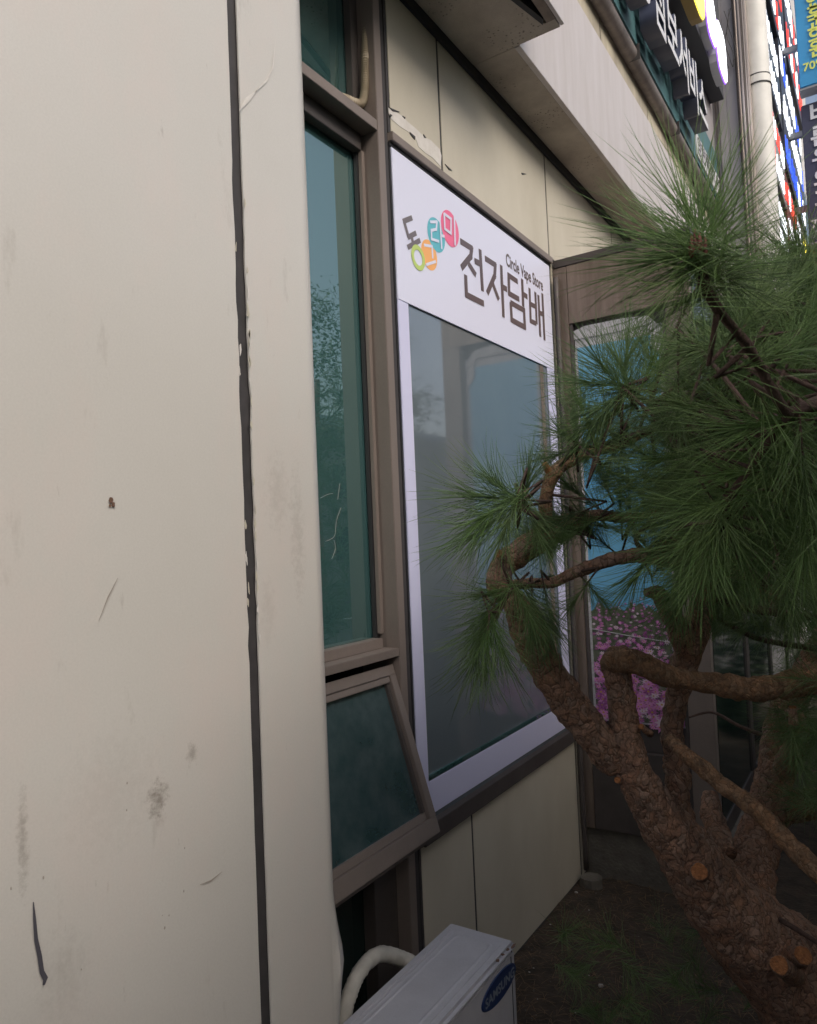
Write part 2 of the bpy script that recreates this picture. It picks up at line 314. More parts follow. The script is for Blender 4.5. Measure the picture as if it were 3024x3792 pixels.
def text(name, s, size, mtx, loc, m, parent, side=None, rot=0, **k):
    fit = k.pop('fit', None)
    me = text_mesh(s, size, **k); me.name = name
    if fit:
        wd = max(v.co.x for v in me.vertices)-min(v.co.x for v in me.vertices); me.transform(Matrix.Diagonal((fit/wd, 1, 1, 1)))
    me.transform(Matrix.Translation(Vector(loc)-wpos(parent)) @ mtx @ Matrix.Rotation(rot, 4, 'Z'))
    me.materials.clear(); me.materials.append(M[m])
    if side:
        me.materials.append(M[side]); n = (mtx.to_3x3() @ Vector((0, 0, 1)))
        for p in me.polygons: p.material_index = 0 if p.normal.dot(n) > .9 else 1
    o = link(bpy.data.objects.new(name, me)); o.parent = parent; return o
def strokes(name, m, parent, lines, wd, x, conv=None, close=()):
    """flat print on the plane X = x: thick polylines given in (y, z)"""
    V = []; Fc = []; k = 0
    for li, L in enumerate(lines):
        pts = [conv(p) if conv else Vector((p[0], p[1])) for p in L]
        for i in range(len(pts)-1):
            a, b = pts[i], pts[i+1]; d = (b-a).normalized(); n = Vector((-d.y, d.x))*wd/2
            e = d*wd*.42; a2 = a-e*(1 if i else .1); b2 = b+e*(1 if i < len(pts)-2 else .1)
            q = [a2+n, a2-n, b2-n, b2+n]; xx = x+.00012*k; k += 1; j = len(V)
            V += [(xx, p.x, p.y) for p in q]; Fc.append((j, j+1, j+2, j+3))
    return add(name, (V, [], Fc), m, parent)
def disc(name, m, parent, c, r, x, hole=0, n=40):
    V = []; Fc = []
    for i in range(n):
        a = 2*pi*i/n; V.append((x, c[0]+r*cos(a), c[1]+r*sin(a)))
    if hole:
        for i in range(n):
            a = 2*pi*i/n; V.append((x, c[0]+hole*cos(a), c[1]+hole*sin(a)))
        for i in range(n): Fc.append((i, (i+1) % n, n+(i+1) % n, n+i))
    else: Fc.append(tuple(range(n)))
    return add(name, (V, [], Fc), m, parent)

# ------------------------------------------------------------------ setting
def plane(name, m, x0, x1, y0, y1, z, kind='structure', n=1, rough=0):
    V = []; Fc = []
    for i in range(n+1):
        for j in range(n+1):
            x = x0+(x1-x0)*i/n; y = y0+(y1-y0)*j/n
            V.append((x, y, z+(rough*(noise.noise(Vector((x*5, y*5, 0)))+.5*noise.noise(Vector((x*17, y*17, 3)))) if rough else 0)))
    for i in range(n):
        for j in range(n): a = i*(n+1)+j; Fc.append((a, a+n+1, a+n+2, a+1))
    return add(name, (V, [], Fc), m, kind=kind, smooth=bool(rough))
plane('ground', 'asphalt', -150, 150, -150, 150, -.14)
plane('planting_soil', 'soil', -1.41, 1.3, -.6, 9, 0, n=170, rough=.018)
bm = bmesh.new(); box(bm, 1.3, 4.2, -60, 80, -.3, .0); add('pavement', bm, 'paving', kind='structure')
bm = bmesh.new(); box(bm, -30, 1.3, 9, 80, -.3, -.03); add('pavement', bm, 'paving', kind='structure')
plane('road', 'asphalt', 4.2, 13, -80, 120, -.136)
bm = bmesh.new()
for k in range(30): box(bm, 8.5, 8.65, -60+k*6, -57+k*6, -.133, -.131)
add('lane_marking', bm, 'line', kind='structure')
bm = bmesh.new(); box(bm, 1.18, 1.295, -.6, 8.9, -.2, .16, bev=.01); add('planter_kerb', bm, 'concrete', label='low concrete kerb edging the pine planting bed along the pavement', cat='kerb')

# ------------------------------------------------------------------ the building we stand beside
B = empty('shop_building', 'cream panelled shop building with teal glass window and grey canopy fascia', 'building', (-1.4, 2.5, 0))
WX = -1.4
def panel(y0, y1, z0, z1, m='cream_wall', g=.0075, x=WX, name='wall_panel'):
    return bx(name, m, B, x-.03, x, y0+g, y1-g, z0+g, z1-g, bev=.001)
# structural backing (dark, set behind the joints)
bx('wall_backing', 'joint', B, -2.2, -1.56, -1, 8.4, -.1, 12)
bx('joint_backing', 'joint', B, -1.56, -1.4025, 2.127, 8.4, -.1, .70, bev=0)
bx('joint_backing', 'joint', B, -1.56, -1.4025, 2.127, 8.4, 3.214, 6.9, bev=0)
bx('joint_backing', 'joint', B, -1.56, -1.418, 3.62, 8.4, .70, 3.2)
for y0, y1 in ((2.130, 2.504), (2.504, 3.622)):
    panel(y0, y1, .0, .70)
for y0, y1 in ((2.135, 2.504), (2.504, 3.612), (3.612, 4.74), (4.74, 5.9), (5.9, 7.05), (7.05, 8.4)):
    panel(y0, y1, 3.215, 3.80)
    panel(y0, y1, 4.3, 5.2, 'cream_up')
panel(3.622, 8.4, 0, 3.2)
# the black gap under the soffit
bx('shadow_gap', 'black', B, -1.405, -1.385, 1.2, 8.4, 3.765, 3.812)
# canopy: near box wider than the long one
bx('canopy_soffit', 'soffit', B, -1.383, -1.19, 2.795, 8.4, 3.808, 3.86)
bx('canopy_fascia', 'fascia', B, -1.19, -1.165, 2.797, 8.4, 3.806, 4.485)
bx('canopy_top', 'fascia', B, -1.4, -1.19, 2.8, 8.4, 4.42, 4.465)
bm = prism([(-1.383, .5, 3.807), (-1.383, 2.79, 3.807), (-.985, 2.79, 3.807), (-.985, 2.735, 3.807), (-1.03, 2.735, 3.807), (-1.15, 2.2, 3.807), (-1.17, .5, 3.807)], (0, 0, .05)); add('canopy_soffit', bm, 'soffit', B)
bx('canopy_recess', 'fascia', B, -1.17, -1.0, .5, 2.70, 3.845, 3.87)
bm = prism([(-1.175, .5, 3.80), (-1.155, 2.2, 3.80), (-1.035, 2.73, 3.80), (-1.02, 2.70, 3.80), (-1.13, 2.2, 3.80), (-1.15, .5, 3.80)], (0, 0, .04)); add('canopy_groove', bm, 'black', B)
bx('canopy_edge', 'header', B, -1.02, -.98, .5, 2.735, 3.805, 3.86)
bx('canopy_fascia', 'fascia', B, -.98, -.965, .5, 2.785, 3.806, 4.7)
bx('canopy_fascia', 'fascia', B, -1.165, -.98, 2.77, 2.785, 3.862, 4.7)
# half-round moulding under the teal band
bm = tube([((-1.355, 2.2, 5.215), .055), ((-1.355, 8.4, 5.215), .055)], 20, .5); add('moulding', bm, 'moulding', B, smooth=True)
for y in (4.1, 5.28, 6.5): bx('moulding_joint', 'joint', B, -1.36, -1.283, y, y+.006, 5.158, 5.272, bev=0)
bx('sign_band', 'teal', B, -1.42, -1.30, 2.2, 8.4, 5.262, 5.80)
bx('upper_wall', 'metal_wall', B, -1.42, -1.31, 2.2, 8.4, 5.80, 6.9)

# window column: frame recessed behind the facade
Wn = add('window', (lambda bm: bm)(box(bmesh.new(), -1.455, -1.40, 2.056, 2.098, -.02, 6, bev=.002)), 'bronze', B)   # right mullion
bx('jamb_return', 'bronze', Wn, -1.50, -1.456, 2.058, 2.074, 0, 6)
bx('jamb_return', 'bronze', Wn, -1.56, -1.452, 2.0585, 2.1, 0, 3.19)
bx('sealant', 'joint', Wn, -1.45, -1.407, 2.0985, 2.128, 0, 6)
bx('glazing_bead', 'bronze', Wn, -1.478, -1.462, 2.040, 2.0575, 1.44, 3.13)
bx('gasket', 'rubber', Wn, -1.496, -1.480, 2.036, 2.0575, 1.42, 3.13)
bx('transom', 'bronze', Wn, -1.50, -1.402, 1.2, 2.0565, 3.187, 3.225)
bx('glazing_bead', 'bronze_dark', Wn, -1.498, -1.462, 1.2, 2.04, 3.128, 3.1865)
bx('transom', 'bronze', Wn, -1.50, -1.402, 1.2, 2.0565, 1.365, 1.392)
bx('glazing_bead', 'bronze', Wn, -1.498, -1.455, 1.2, 2.04, 1.3925, 1.425)
bx('glass_pane', 'glass_teal', Wn, -1.506, -1.50, 1.2, 2.05, 1.37, 3.187, bev=0)
bx('glass_pane', 'glass_teal', Wn, -1.506, -1.50, 1.2, 2.05, 3.225, 6, bev=0)
bx('gasket', 'bronze_dark', Wn, -1.498, -1.47, 2.015, 2.0575, 3.226, 6)
bx('glass_pane', 'glass_dark', Wn, -1.508, -1.50, 1.2, 2.0, -.02, .74, bev=0)
bx('jamb_return', 'bronze_dark', Wn, -1.50, -1.452, 1.93, 2.0575, 0, .75)
bx('transom', 'bronze_dark', Wn, -1.50, -1.452, 1.2, 2.04, .74, .775)
bx('glass_pane', 'glass_dark', Wn, -1.56, -1.552, 1.2, 2.05, .775, 1.365, bev=0)
# scratch curls on the glass
for pts in ([(1185, 1845), (1215, 1830), (1232, 1828)], [(1236, 2000), (1242, 2030), (1228, 2070)], [(1258, 1790), (1250, 1850)], [(1262, 1880), (1245, 1930), (1238, 1985), (1205, 2005)]):
    tp = [(at(x, y, 0, -1.4985), .0006) for x, y in pts]
    add('scratch', tube(tp, 5, .01), 'litter', Wn)
# tilted awning sash
SH = add('tilting_sash', (lambda: bmesh.new())(), 'bronze', B, label='bronze framed awning sash pushed open at the bottom')
def sash_box(name, m, y0, y1, s0, s1, n0, n1, bev=.0015):
    """s runs down the sash from its hinge, n is out of the sash plane"""
    bm = bmesh.new(); box(bm, n0, n1, y0, y1, -s1, -s0, bev=bev)
    a = math.atan2(.161, .53); bm.transform(Matrix.Translation((-1.427, 0, 1.338)) @ Matrix.Rotation(-a, 4, 'Y') )
    return add(name, bm, m, SH)
LEN = .556
sash_box('sash_rail', 'bronze', 1.2, 2.052, 0, .034, -.045, 0)
sash_box('sash_rail', 'bronze', 1.2, 2.018, .0345, .056, -.045, -.005)
sash_box('sash_rail', 'bronze', 1.2, 2.052, LEN-.052, LEN, -.045, 0)
sash_box('sash_rail', 'bronze', 1.2, 2.015, LEN-.075, LEN-.0525, -.045, -.012)
sash_box('sash_stile', 'bronze', 2.0185, 2.0525, .0345, LEN-.0525, -.0452, .0003)
sash_box('sash_stile', 'bronze_dark', 2.003, 2.018, .0565, LEN-.0755, -.045, -.012)
sash_box('sash_rail', 'bronze_dark', 1.2, 2.05, LEN+.0005, LEN+.012, -.07, -.012)
sash_box('glass_pane', 'glass_sash', 1.2, 2.003, .05, LEN-.07, -.03, -.024, bev=0)

# big shop window behind the sign
W2 = bx('window', 'bronze', B, -1.445, -1.385, 2.128, 3.622, 3.181, 3.213)
bx('frame_rail', 'bronze_dark', W2, -1.445, -1.378, 2.135, 3.622, .702, .765)
bx('gasket', 'black', W2, -1.43, -1.4, 2.1285, 3.622, 3.165, 3.1805)
bx('frame_stile', 'black', W2, -1.44, -1.404, 2.1285, 2.135, .765, 3.165)
bx('frame_stile', 'black', W2, -1.44, -1.404, 3.60, 3.622, .765, 3.165)
bx('glass_pane', 'glass_film', W2, -1.412, -1.4065, 2.135, 3.60, .765, 3.165, bev=0)
bx('glazing_bead', 'header', W2, -1.4064, -1.4045, 3.42, 3.46, .93, 2.62)
bx('glazing_bead', 'glass_teal', W2, -1.4064, -1.399, 2.2, 3.495, .905, .922)

# ------------------------------------------------------------------ the column cladding in the foreground
CR = .055; CX = -1.1-CR; CYc = 1.3066-.365*CR
def column_panel(y_lo, y_hi, z0, z1, rounded):
    pts = []
    if rounded:
        pts = [(-1.1, y_lo), (-1.1, CYc-.05), (-1.1, CYc-.006)]
        n = 14
        for i in range(n+1):
            a = pi/2*i/n; pts.append((CX+CR*cos(a), CYc+CR*sin(a)))
        pts.append((-1.5, CYc+CR))
    else: pts = [(-1.1, y) for y in (y_lo, y_lo+.3, y_hi)]
    bm = bmesh.new(); rows = []; nz = 160
    for k in range(nz+1):
        z = z0+(z1-z0)*k/nz; row = []
        for i, (x, y) in enumerate(pts):
            xx = x; yy = y
            edge = (rounded and i == 0) or (not rounded and i == len(pts)-1)
            if edge:
                yy += (1 if rounded else -1)*(.0025*noise.noise(Vector((z*23, i, 1)))+.0035*max(0, noise.noise(Vector((z*9, 5, i)))))*(1.5 if 1.5 < z < 2.6 else .25)
            if rounded and i > 5:      # the dented foot of the corner
                b = max(0, 1-abs(z-.80)/.16)**1.5*.035 if z > .80 else max(0, 1-abs(z-.80)/.16)**1.2*.035
                yy += b*(i/len(pts)); xx += b*.3
            row.append(bm.verts.new((xx+.001*noise.noise(Vector((y*2, z*1.5, 0))), yy, z)))
        rows.append(row)
    for k in range(nz):
        for i in range(len(pts)-1): bm.faces.new((rows[k][i], rows[k][i+1], rows[k+1][i+1], rows[k+1][i]))
    bmesh.ops.recalc_face_normals(bm, faces=bm.faces[:])
    bmesh.ops.solidify(bm, geom=bm.faces[:], thickness=.004)
    mx_ = max(v.co.x for v in bm.verts if v.co.y < 1.2 and 1 < v.co.z < 5)
    bmesh.ops.translate(bm, verts=bm.verts[:], vec=(-1.0995-mx_, 0, 0))
    return bm
COL = empty('clad_column', 'smooth cream metal clad column with rounded corner and black vertical joint', 'column', (-1.1, .9, 0))
add('cladding_panel', column_panel(-.8, 1.070, .02, 6, False), 'cream', COL, smooth=2)
add('cladding_panel', column_panel(1.098, 1.2, .62, 6, True), 'cream', COL, smooth=2)
bx('sealant_joint', 'joint', COL, -1.13, -1.1075, 1.04, 1.13, 0, 6, bev=0)
bx('column_core', 'joint', COL, -1.55, -1.14, -.8, 1.22, 0, 6, bev=0)
add('base_trim', tube([((-1.16, 1.30, .0), .022), ((-1.16, 1.305, .5), .022), ((-1.165, 1.318, .66), .024), ((-1.17, 1.33, .80), .024), ((-1.18, 1.31, .9), .015)], 12, .04), 'bronze_dark', COL, smooth=True)
# paint chips along the joint
for k in range(34):
    z = random.choice([random.uniform(1.55, 2.55), random.gauss(2.1, .2), random.uniform(1.6, 1.9)]); y = 1.098+random.choice((0, 0, 0, -.028))+random.uniform(-.002, .003)
    pts = [( -1.0985, y+random.uniform(-.003, .003), z+random.uniform(-.002, .02)*s) for s in (1, .5, -1, -.5)]
    pts = [Vector((-1.098, y+random.uniform(.0005, .004)*cos(a), z+random.uniform(.004, .016)*sin(a))) for a in [2*pi*i/7 for i in range(7)]]
    add('paint_chip', prism(pts, (.0009, 0, 0)), 'cream_wall' if k % 3 else 'peel', COL)
def mark(name, pix, r, m='mark'):
    """a raised dribble or scratch lying on the column face"""
    P = [at(x, y, 0, -1.097) for x, y in pix]; V = []; Fc = []
    for i, p in enumerate(P):
        q = P[min(i+1, len(P)-1)]-P[max(0, i-1)]; n = Vector((0, -q.z, q.y)).normalized()*(r[i] if isinstance(r, list) else r)
        V += [p+n, p-n]
    for i in range(len(P)-1): Fc.append((2*i, 2*i+1, 2*i+3, 2*i+2))
    add(name, (V, [], Fc), m, COL)
mark('paint_mark', [(123, 3340), (127, 3400), (133, 3480), (146, 3540), (155, 3600), (168, 3625), (161, 3648)], [.0008, .0022, .003, .0035, .0035, .004, .002])
mark('scratch', [(740, 3276), (780, 3262), (822, 3228)], [.0005, .0018, .0005], 'smudge')
mark('scratch', [(365, 2300), (400, 2210), (436, 2140)], [.0004, .0012, .0005], 'smudge')
mark('scratch', [(885, 410), (915, 370), (950, 335)], [.0006, .005, .001], 'peel')
mark('scratch', [(945, 340), (985, 300), (1010, 250), (1020, 150)], [.001, .002, .0015, .0005], 'peel')
for cx_, cy_, sc in ((410, 1850, 1), (418, 1868, .8), (406, 1872, .5)):
    c = at(cx_, cy_, 0, -1.0975); pts = [c+Vector((0, .0045*sc*cos(a)*random.uniform(.6, 1.1), .0065*sc*sin(a)*random.uniform(.6, 1.1))) for a in [2*pi*i/9 for i in range(9)]]
    add('splash', prism(pts, (.001, 0, 0)), 'rust', COL)
for cx_, cy_ in [(600, 3390), (609, 3436), (625, 3390), (680, 3300), (468, 3000), (470, 2900), (300, 3590), (683, 3140), (160, 3250), (24, 3290)]:
    c = at(cx_ if cx_ > 60 else 40, cy_, 0, -1.0978); s_ = random.uniform(.0006, .002)
    add('splash', prism([c+Vector((0, s_*cos(a)*random.uniform(.6, 1.2), s_*1.6*sin(a))) for a in [2*pi*i/7 for i in range(7)]], (.0005, 0, 0)), 'smudge', COL)

# peeled paint above the shop sign
def peel(pix, m, off):
    P = [at(1050+x*.6108, y*.6108, 0, WX) for x, y in pix]; add('peeled_paint', prism(P, (off, 0, 0)), m, B)
peel([(632, 652), (660, 670), (725, 705), (745, 735), (800, 780), (850, 830), (890, 850), (945, 905), (955, 945), (950, 1010), (900, 955), (860, 930), (815, 890), (800, 840), (755, 800), (700, 765), (650, 720), (637, 690)], 'peel', .0012)
for q in ([(632, 648), (655, 660), (700, 680), (658, 676)], [(715, 703), (735, 712), (732, 722)], [(845, 815), (862, 838), (848, 835)], [(760, 800), (795, 830), (792, 848), (765, 815)], [(975, 995), (1018, 1035), (1000, 1030)], [(640, 690), (655, 700), (645, 712)], [(1440, 1048), (1470, 1056), (1445, 1060)]):
    peel(q, 'joint', .003)

# ------------------------------------------------------------------ corrugated conduit
C5 = lambda x, y: (1050+x*.3247, y*.3247)
cd = [(at(*C5(980, -200), 0, -1.44), .0135), (at(*C5(972, 30), 0, -1.44), .0135), (at(*C5(945, 300), 0, -1.44), .0135), (at(*C5(932, 600), 0, -1.44), .0135), (at(*C5(930, 850), 0, -1.44), .0135), (at(*C5(920, 1060), 0, -1.44), .0135), (at(*C5(880, 1180), 0, -1.44), .0135)]
p0 = cd[-1][0]; cd += [(p0+Vector((-.012, -.06, -.012)), .0135), (Vector((-1.47, 1.75, 3.233)), .0135), (Vector((-1.47, 1.3, 3.233)), .0135)]
CN = add('conduit', tube(cd, 14, .0042, ridge=.15), 'conduit', label='ribbed beige plastic conduit hanging down the window frame top', cat='conduit')
cl = at(*C5(935, 660), 0, -1.44); add('pipe_clip', tube([(cl+Vector((0, 0, -.008)), .0155), (cl+Vector((0, 0, .008)), .0155)], 14, .02), 'conduit', CN)
add('pipe_clip', tube([(cl+Vector((0, .014, 0)), .004), (cl+Vector((0, .035, -.002)), .005)], 8, .02), 'rust', CN)

# ------------------------------------------------------------------ vape shop sign
SG = empty('window_sign', 'white shop sign with coloured Korean lettering framing the frosted window', 'sign', (-1.4, 2.86, .79))
SX = -1.398
bx('sign_face', 'vinyl', SG, -1.404, SX, 2.137, 3.597, 2.612, 3.163, bev=.001)
bx('side_strip', 'vinyl2', SG, -1.404, SX-.001, 2.137, 2.205, .785, 2.6115, bev=.001)
bx('side_strip', 'vinyl2', SG, -1.404, SX-.001, 3.505, 3.597, .785, 2.6115, bev=.001)
bx('bottom_strip', 'vinyl2', SG, -1.404, SX-.0005, 2.2055, 3.5045, .785, .90, bev=.001)
def c3(p): q = at(1400+p[0]*.4654, 700+p[1]*.4654, 0, SX); return Vector((q.y, q.z))
X1 = SX+.0008; X2 = SX+.0016
strokes('letter', 'letter_grey', SG, [[(196, 258), (268, 229)], [(205, 262), (240, 384)], [(233, 386), (300, 350)], [(262, 372), (275, 430)], [(232, 465), (331, 408)]], .0185, X1, c3)
disc('letter', 'pr_green', SG, c3((315, 547)), .0475, X1+.0012, hole=.029)
disc('letter_disc', 'pr_orange', SG, c3((405, 525)), .058, X1)
disc('letter_disc', 'pr_blue', SG, c3((460, 366)), .0665, X1+.0003)
disc('letter_disc', 'pr_pink', SG, c3((569, 316)), .0725, X1+.0006)
strokes('letter', 'vinyl', SG, [[(362, 446), (425, 457), (431, 552)], [(378, 603), (455, 577)]], .011, X2, c3)
strokes('letter', 'vinyl', SG, [[(409, 263), (462, 262), (457, 322), (418, 330), (420, 400), (478, 418)], [(487, 258), (500, 478)], [(493, 372), (522, 378)]], .011, X2+.001, c3)
strokes('letter', 'vinyl', SG, [[(518, 195), (524, 318), (572, 355), (573, 240), (516, 196)], [(599, 225), (605, 450)]], .012, X2+.002, c3)
W = .027
strokes('letter', 'letter_dark', SG, [[(652, 415), (742, 472), (735, 535), (660, 628)], [(716, 592), (775, 686)], [(808, 482), (828, 812)], [(765, 572), (815, 598)], [(693, 685), (700, 842), (838, 912)]], W, X1, c3)
strokes('letter', 'letter_dark', SG, [[(848, 552), (930, 604), (925, 690), (866, 830)], [(910, 755), (957, 880)], [(976, 608), (995, 1020)], [(980, 775), (1022, 800)]], W, X1, c3)
strokes('letter', 'letter_dark', SG, [[(1108, 738), (1036, 688), (1040, 832), (1120, 878)], [(1143, 718), (1152, 935)], [(1150, 835), (1185, 860)], [(1052, 905), (1158, 965), (1165, 1100), (1060, 1042), (1052, 905)]], W, X1, c3)
strokes('letter', 'letter_dark', SG, [[(1202, 790), (1212, 1050), (1256, 1072)], [(1248, 822), (1260, 1075)], [(1208, 915), (1256, 940)], [(1272, 845), (1288, 1175)], [(1303, 832), (1322, 1203)], [(1283, 985), (1312, 1000)]], W*.93, X1, c3)
ca = c3((1015, 597)); cb = c3((1310, 806))
text('lettering', 'Circle Vape Store', .084, MX, (X1, ca.x, ca.y-.004), 'letter_dark', SG, bold=.0022, fit=cb.x-ca.x, rot=(cb.y-ca.y)/(cb.x-ca.x))

# ------------------------------------------------------------------ entrance vestibule beyond the sign
VY = 3.64
V_ = empty('entrance_porch', 'bronze sheet entrance porch with poster panel projecting from the facade', 'porch', (-1.0, VY, 0))
bx('corner_post', 'header', V_, -1.395, -1.323, VY, VY+.06, .255, 3.157)
bx('header_panel', 'header', V_, -1.321, -.72, VY, VY+.06, 2.85, 3.157)
bx('side_frame', 'bronze', V_, -.835, -.72, VY, VY+.06, .255, 2.848)
bx('bottom_panel', 'bronze_dark', V_, -1.321, -.837, VY+.004, VY+.06, .255, .66)
bx('back_panel', 'bronze_dark', V_, -1.321, -.837, VY+.036, VY+.06, .662, 2.848)
bx('roof_sheet', 'bronze_dark', V_, -1.39, -.70, VY-.004, 7.6, 3.159, 3.20)
bx('inner_frame', 'bronze_dark', V_, -1.3205, -1.305, VY+.005, VY+.035, .663, 2.847)
bx('inner_frame', 'bronze_dark', V_, -.8525, -.8375, VY+.005, VY+.035, .663, 2.847)
bx('plinth', 'concrete', V_, -1.39, -.70, VY+.03, 7.6, -.02, .252)
for k in range(4):
    y0 = VY+.07+k*.98
    bx('side_glass', 'glass_dark', V_, -.735, -.729, y0+.05, y0+.93, .34, 3.05, bev=0)
    bx('side_mullion', 'bronze_dark', V_, -.75, -.72, y0+.93, y0+1.03, .256, 3.157)
bx('side_rail', 'bronze_dark', V_, -.75, -.722, VY+.062, 7.6, .256, .34)
bx('side_rail', 'bronze', V_, -.75, -.722, VY+.062, 7.6, 3.05, 3.156)
DP = add('drain_pipe', tube([((-1.372, 3.615, 3.1), .013), ((-1.372, 3.615, .05), .013)], 12, .2), 'bronze_dark', label='thin dark pipe running down the corner between facade and porch', cat='pipe', smooth=True)
add('concrete_footing', prism([Vector((-1.33+.06*cos(a)*random.uniform(.85, 1.1), 3.57+.05*sin(a), -.02)) for a in [2*pi*i/10 for i in range(10)]], (0, 0, .06)), 'concrete', label='small round concrete footing at the porch corner', cat='footing')

# poster
PX0, PX1, PZ0, PZ1 = -1.303, -.845, .80, 2.80; PYY = VY+.02
PO = empty('poster', 'tall faded poster of blue sky over pink cosmos flowers on porch', 'poster', (-1.07, PYY, PZ0))
def pplane(name, m, x0, x1, z0, z1, y): return add(name, ([(x0, y, z0), (x1, y, z0), (x1, y, z1), (x0, y, z1)], [], [(0, 1, 2, 3)]), m, PO)
bx('poster_board', 'paper', PO, PX0, PX1, PYY, PYY+.012, PZ0, PZ1-.03)
pplane('sky_print', 'poster_blue', PX0+.012, PX1-.035, 1.2, PZ1-.08, PYY-.002)
def ptop(x): return 1.41+.05*noise.noise(Vector((x*14, 0, 2)))+.03*noise.noise(Vector((x*45, 0, 5)))+.05*(x+1.07)/.2*(1 if x < -1.07 else -1)*.5
mp_ = [Vector((PX0+.012+i*(PX1-PX0-.022)/40, PYY-.0025, ptop(PX0+.012+i*.011)-.02+random.uniform(-.008, .008))) for i in range(41)]
add('meadow_print', ([tuple(v) for v in mp_]+[(PX1-.01, PYY-.0025, PZ0+.01), (PX0+.012, PYY-.0025, PZ0+.01)], [], [tuple(range(43))]), 'poster_green', PO)
pf = [([], []), ([], []), ([], []), ([], [])]
for k in range(620):
    u = random.random(); z = 1.40-u*.56+random.uniform(-.03, .03); x = random.uniform(PX0+.02, PX1-.02); z = ptop(x)+.01-u**1.1*.6+random.uniform(-.02, .01)
    r = .006+.027*min(1, u*1.2)*random.uniform(.5, 1.2); j = random.choices((0, 1, 2), (5, 4, 2))[0]; yy = PYY-.003-.00001*k
    V, Fc = pf[j]; b = len(V); n = 16; ph = random.random()*6; sq = random.uniform(.4, 1)
    V.append((x, yy, z))
    for i in range(n): a = 2*pi*i/n; rr = r*(1 if i % 2 else .45); V.append((min(PX1-.012, max(PX0+.012, x+rr*cos(a+ph))), yy, z+rr*sq*sin(a+ph)))
    for i in range(n): Fc.append((b, b+1+i, b+1+(i+1) % n))
    V, Fc = pf[3]; b = len(V)
    if r > .014:
        for i in range(6): a = 2*pi*i/6; V.append((x+r*.18*cos(a), yy-.0004, z+r*.15*sin(a)))
        Fc.append(tuple(range(b, b+6)))
for (V, Fc), m in zip(pf, ('petal', 'petal2', 'petal3', 'pollen')):
    add('flower_print', (V, [], Fc), m, PO, kind='stuff')
def pq(p): q = at(1900+p[0]*.4072, 850+p[1]*.4072, 1, PYY-.006); return q
add('paper_edge', prism([pq(p) for p in [(548, 1003), (548, 925), (640, 880), (700, 865), (1000, 805), (1215, 782), (1225, 800), (1195, 868), (900, 935)]], (0, .003, 0)), 'paper', PO)
add('folded_corner', prism([pq(p) for p in [(1225, 782), (1290, 840), (1370, 930), (1260, 925), (1200, 870), (1195, 820)]], (0, .004, 0)), 'paper', PO)
add('peeled_edge', prism([pq(p) for p in [(1250, 930), (1330, 940), (1345, 1130), (1285, 1100), (1245, 1040)]], (0, .002, 0)), 'paper', PO)
add('paper_edge', prism([Vector((PX0, PYY-.003, .82)), Vector((PX0+.013, PYY-.003, .82)), Vector((PX0+.012, PYY-.003, 2.72)), Vector((PX0-.002, PYY-.003, 2.70))], (0, .002, 0)), 'paper', PO)
for z, dz in ((1.235, -.05),): 
    bm = tube([((PX0+.01, PYY-.008, z+.03), .002), ((-1.1, PYY-.009, z), .002), ((PX1-.01, PYY-.008, z-.03), .002)], 6, .05); add('crease', bm, 'paper', PO)

# ------------------------------------------------------------------ air conditioner outdoor unit
A_ = empty('air_conditioner', 'grey white outdoor air conditioner unit with blue oval badge below window', 'air conditioner', (-1.15, 1.7, 0))
ax0, ax1, ay0, ay1, az = -1.275, -1.035, 1.28, 2.10, .50
bm = bmesh.new(); box(bm, ax0+.004, ax1-.004, ay0+.004, ay1-.004, .05, az-.02, bev=.012); add('body', bm, 'ac', A_, smooth=False)
bm = bmesh.new(); box(bm, ax0, ax1, ay0, ay1, az-.03, az-.003, bev=.011); add('top_cover', bm, 'ac', A_)
def ridge(y0, y1, x0, x1, h=.0025, t=.006):
    bm = bmesh.new()
    pts = []; r = .02
    for (cx_, cy_, a0) in ((x1-r, y1-r, 0), (x0+r, y1-r, 90), (x0+r, y0+r, 180), (x1-r, y0+r, 270)):
        for k in range(5): a = radians(a0+k*22.5); pts.append((cx_+r*cos(a), cy_+r*sin(a)))
    n = len(pts); rings = []
    mx, my = (x0+x1)/2, (y0+y1)/2
    for s, z in ((0, az-.0032), (1, az-.003+h), (2, az-.003+h), (3, az-.0032)):
        o = s*t/1.5-t
        rings.append([bm.verts.new((p[0]-(1 if p[0] > mx else -1)*o, p[1]-(1 if p[1] > my else -1)*o, z)) for p in pts])
    for a in range(3):
        for i in range(n): bm.faces.new((rings[a][i], rings[a][(i+1) % n], rings[a+1][(i+1) % n], rings[a+1][i]))
    bmesh.ops.recalc_face_normals(bm, faces=bm.faces[:]); return add('top_ridge', bm, 'ac', A_, smooth=True)
ridge(1.45, 2.04, ax0+.06, ax1-.055)
for x in (ax0+.028, ax0+.04, ax1-.034): bx('top_ridge', 'ac', A_, x, x+.004, 1.30, 2.05, az-.0045, az-.0005, bev=.0012)
bm = bmesh.new(); cyl = []
for r_, x_ in ((.045, 0), (.043, .003)):
    cyl.append([bm.verts.new((ax1-.003+x_, 1.975+.115*cos(2*pi*i/36)*(r_/.045), .420+.04*sin(2*pi*i/36)*(r_/.045))) for i in range(36)])
for i in range(36): bm.faces.new((cyl[0][i], cyl[0][(i+1) % 36], cyl[1][(i+1) % 36], cyl[1][i]))
bm.faces.new(cyl[1]); add('badge', bm, 'logo_blue', A_)
text('badge_lettering', 'SAMSUNG', .038, MX, (ax1+.0015, 1.975, .407), 'logo_white', A_, align='CENTER', bold=.001, sx=1.12)
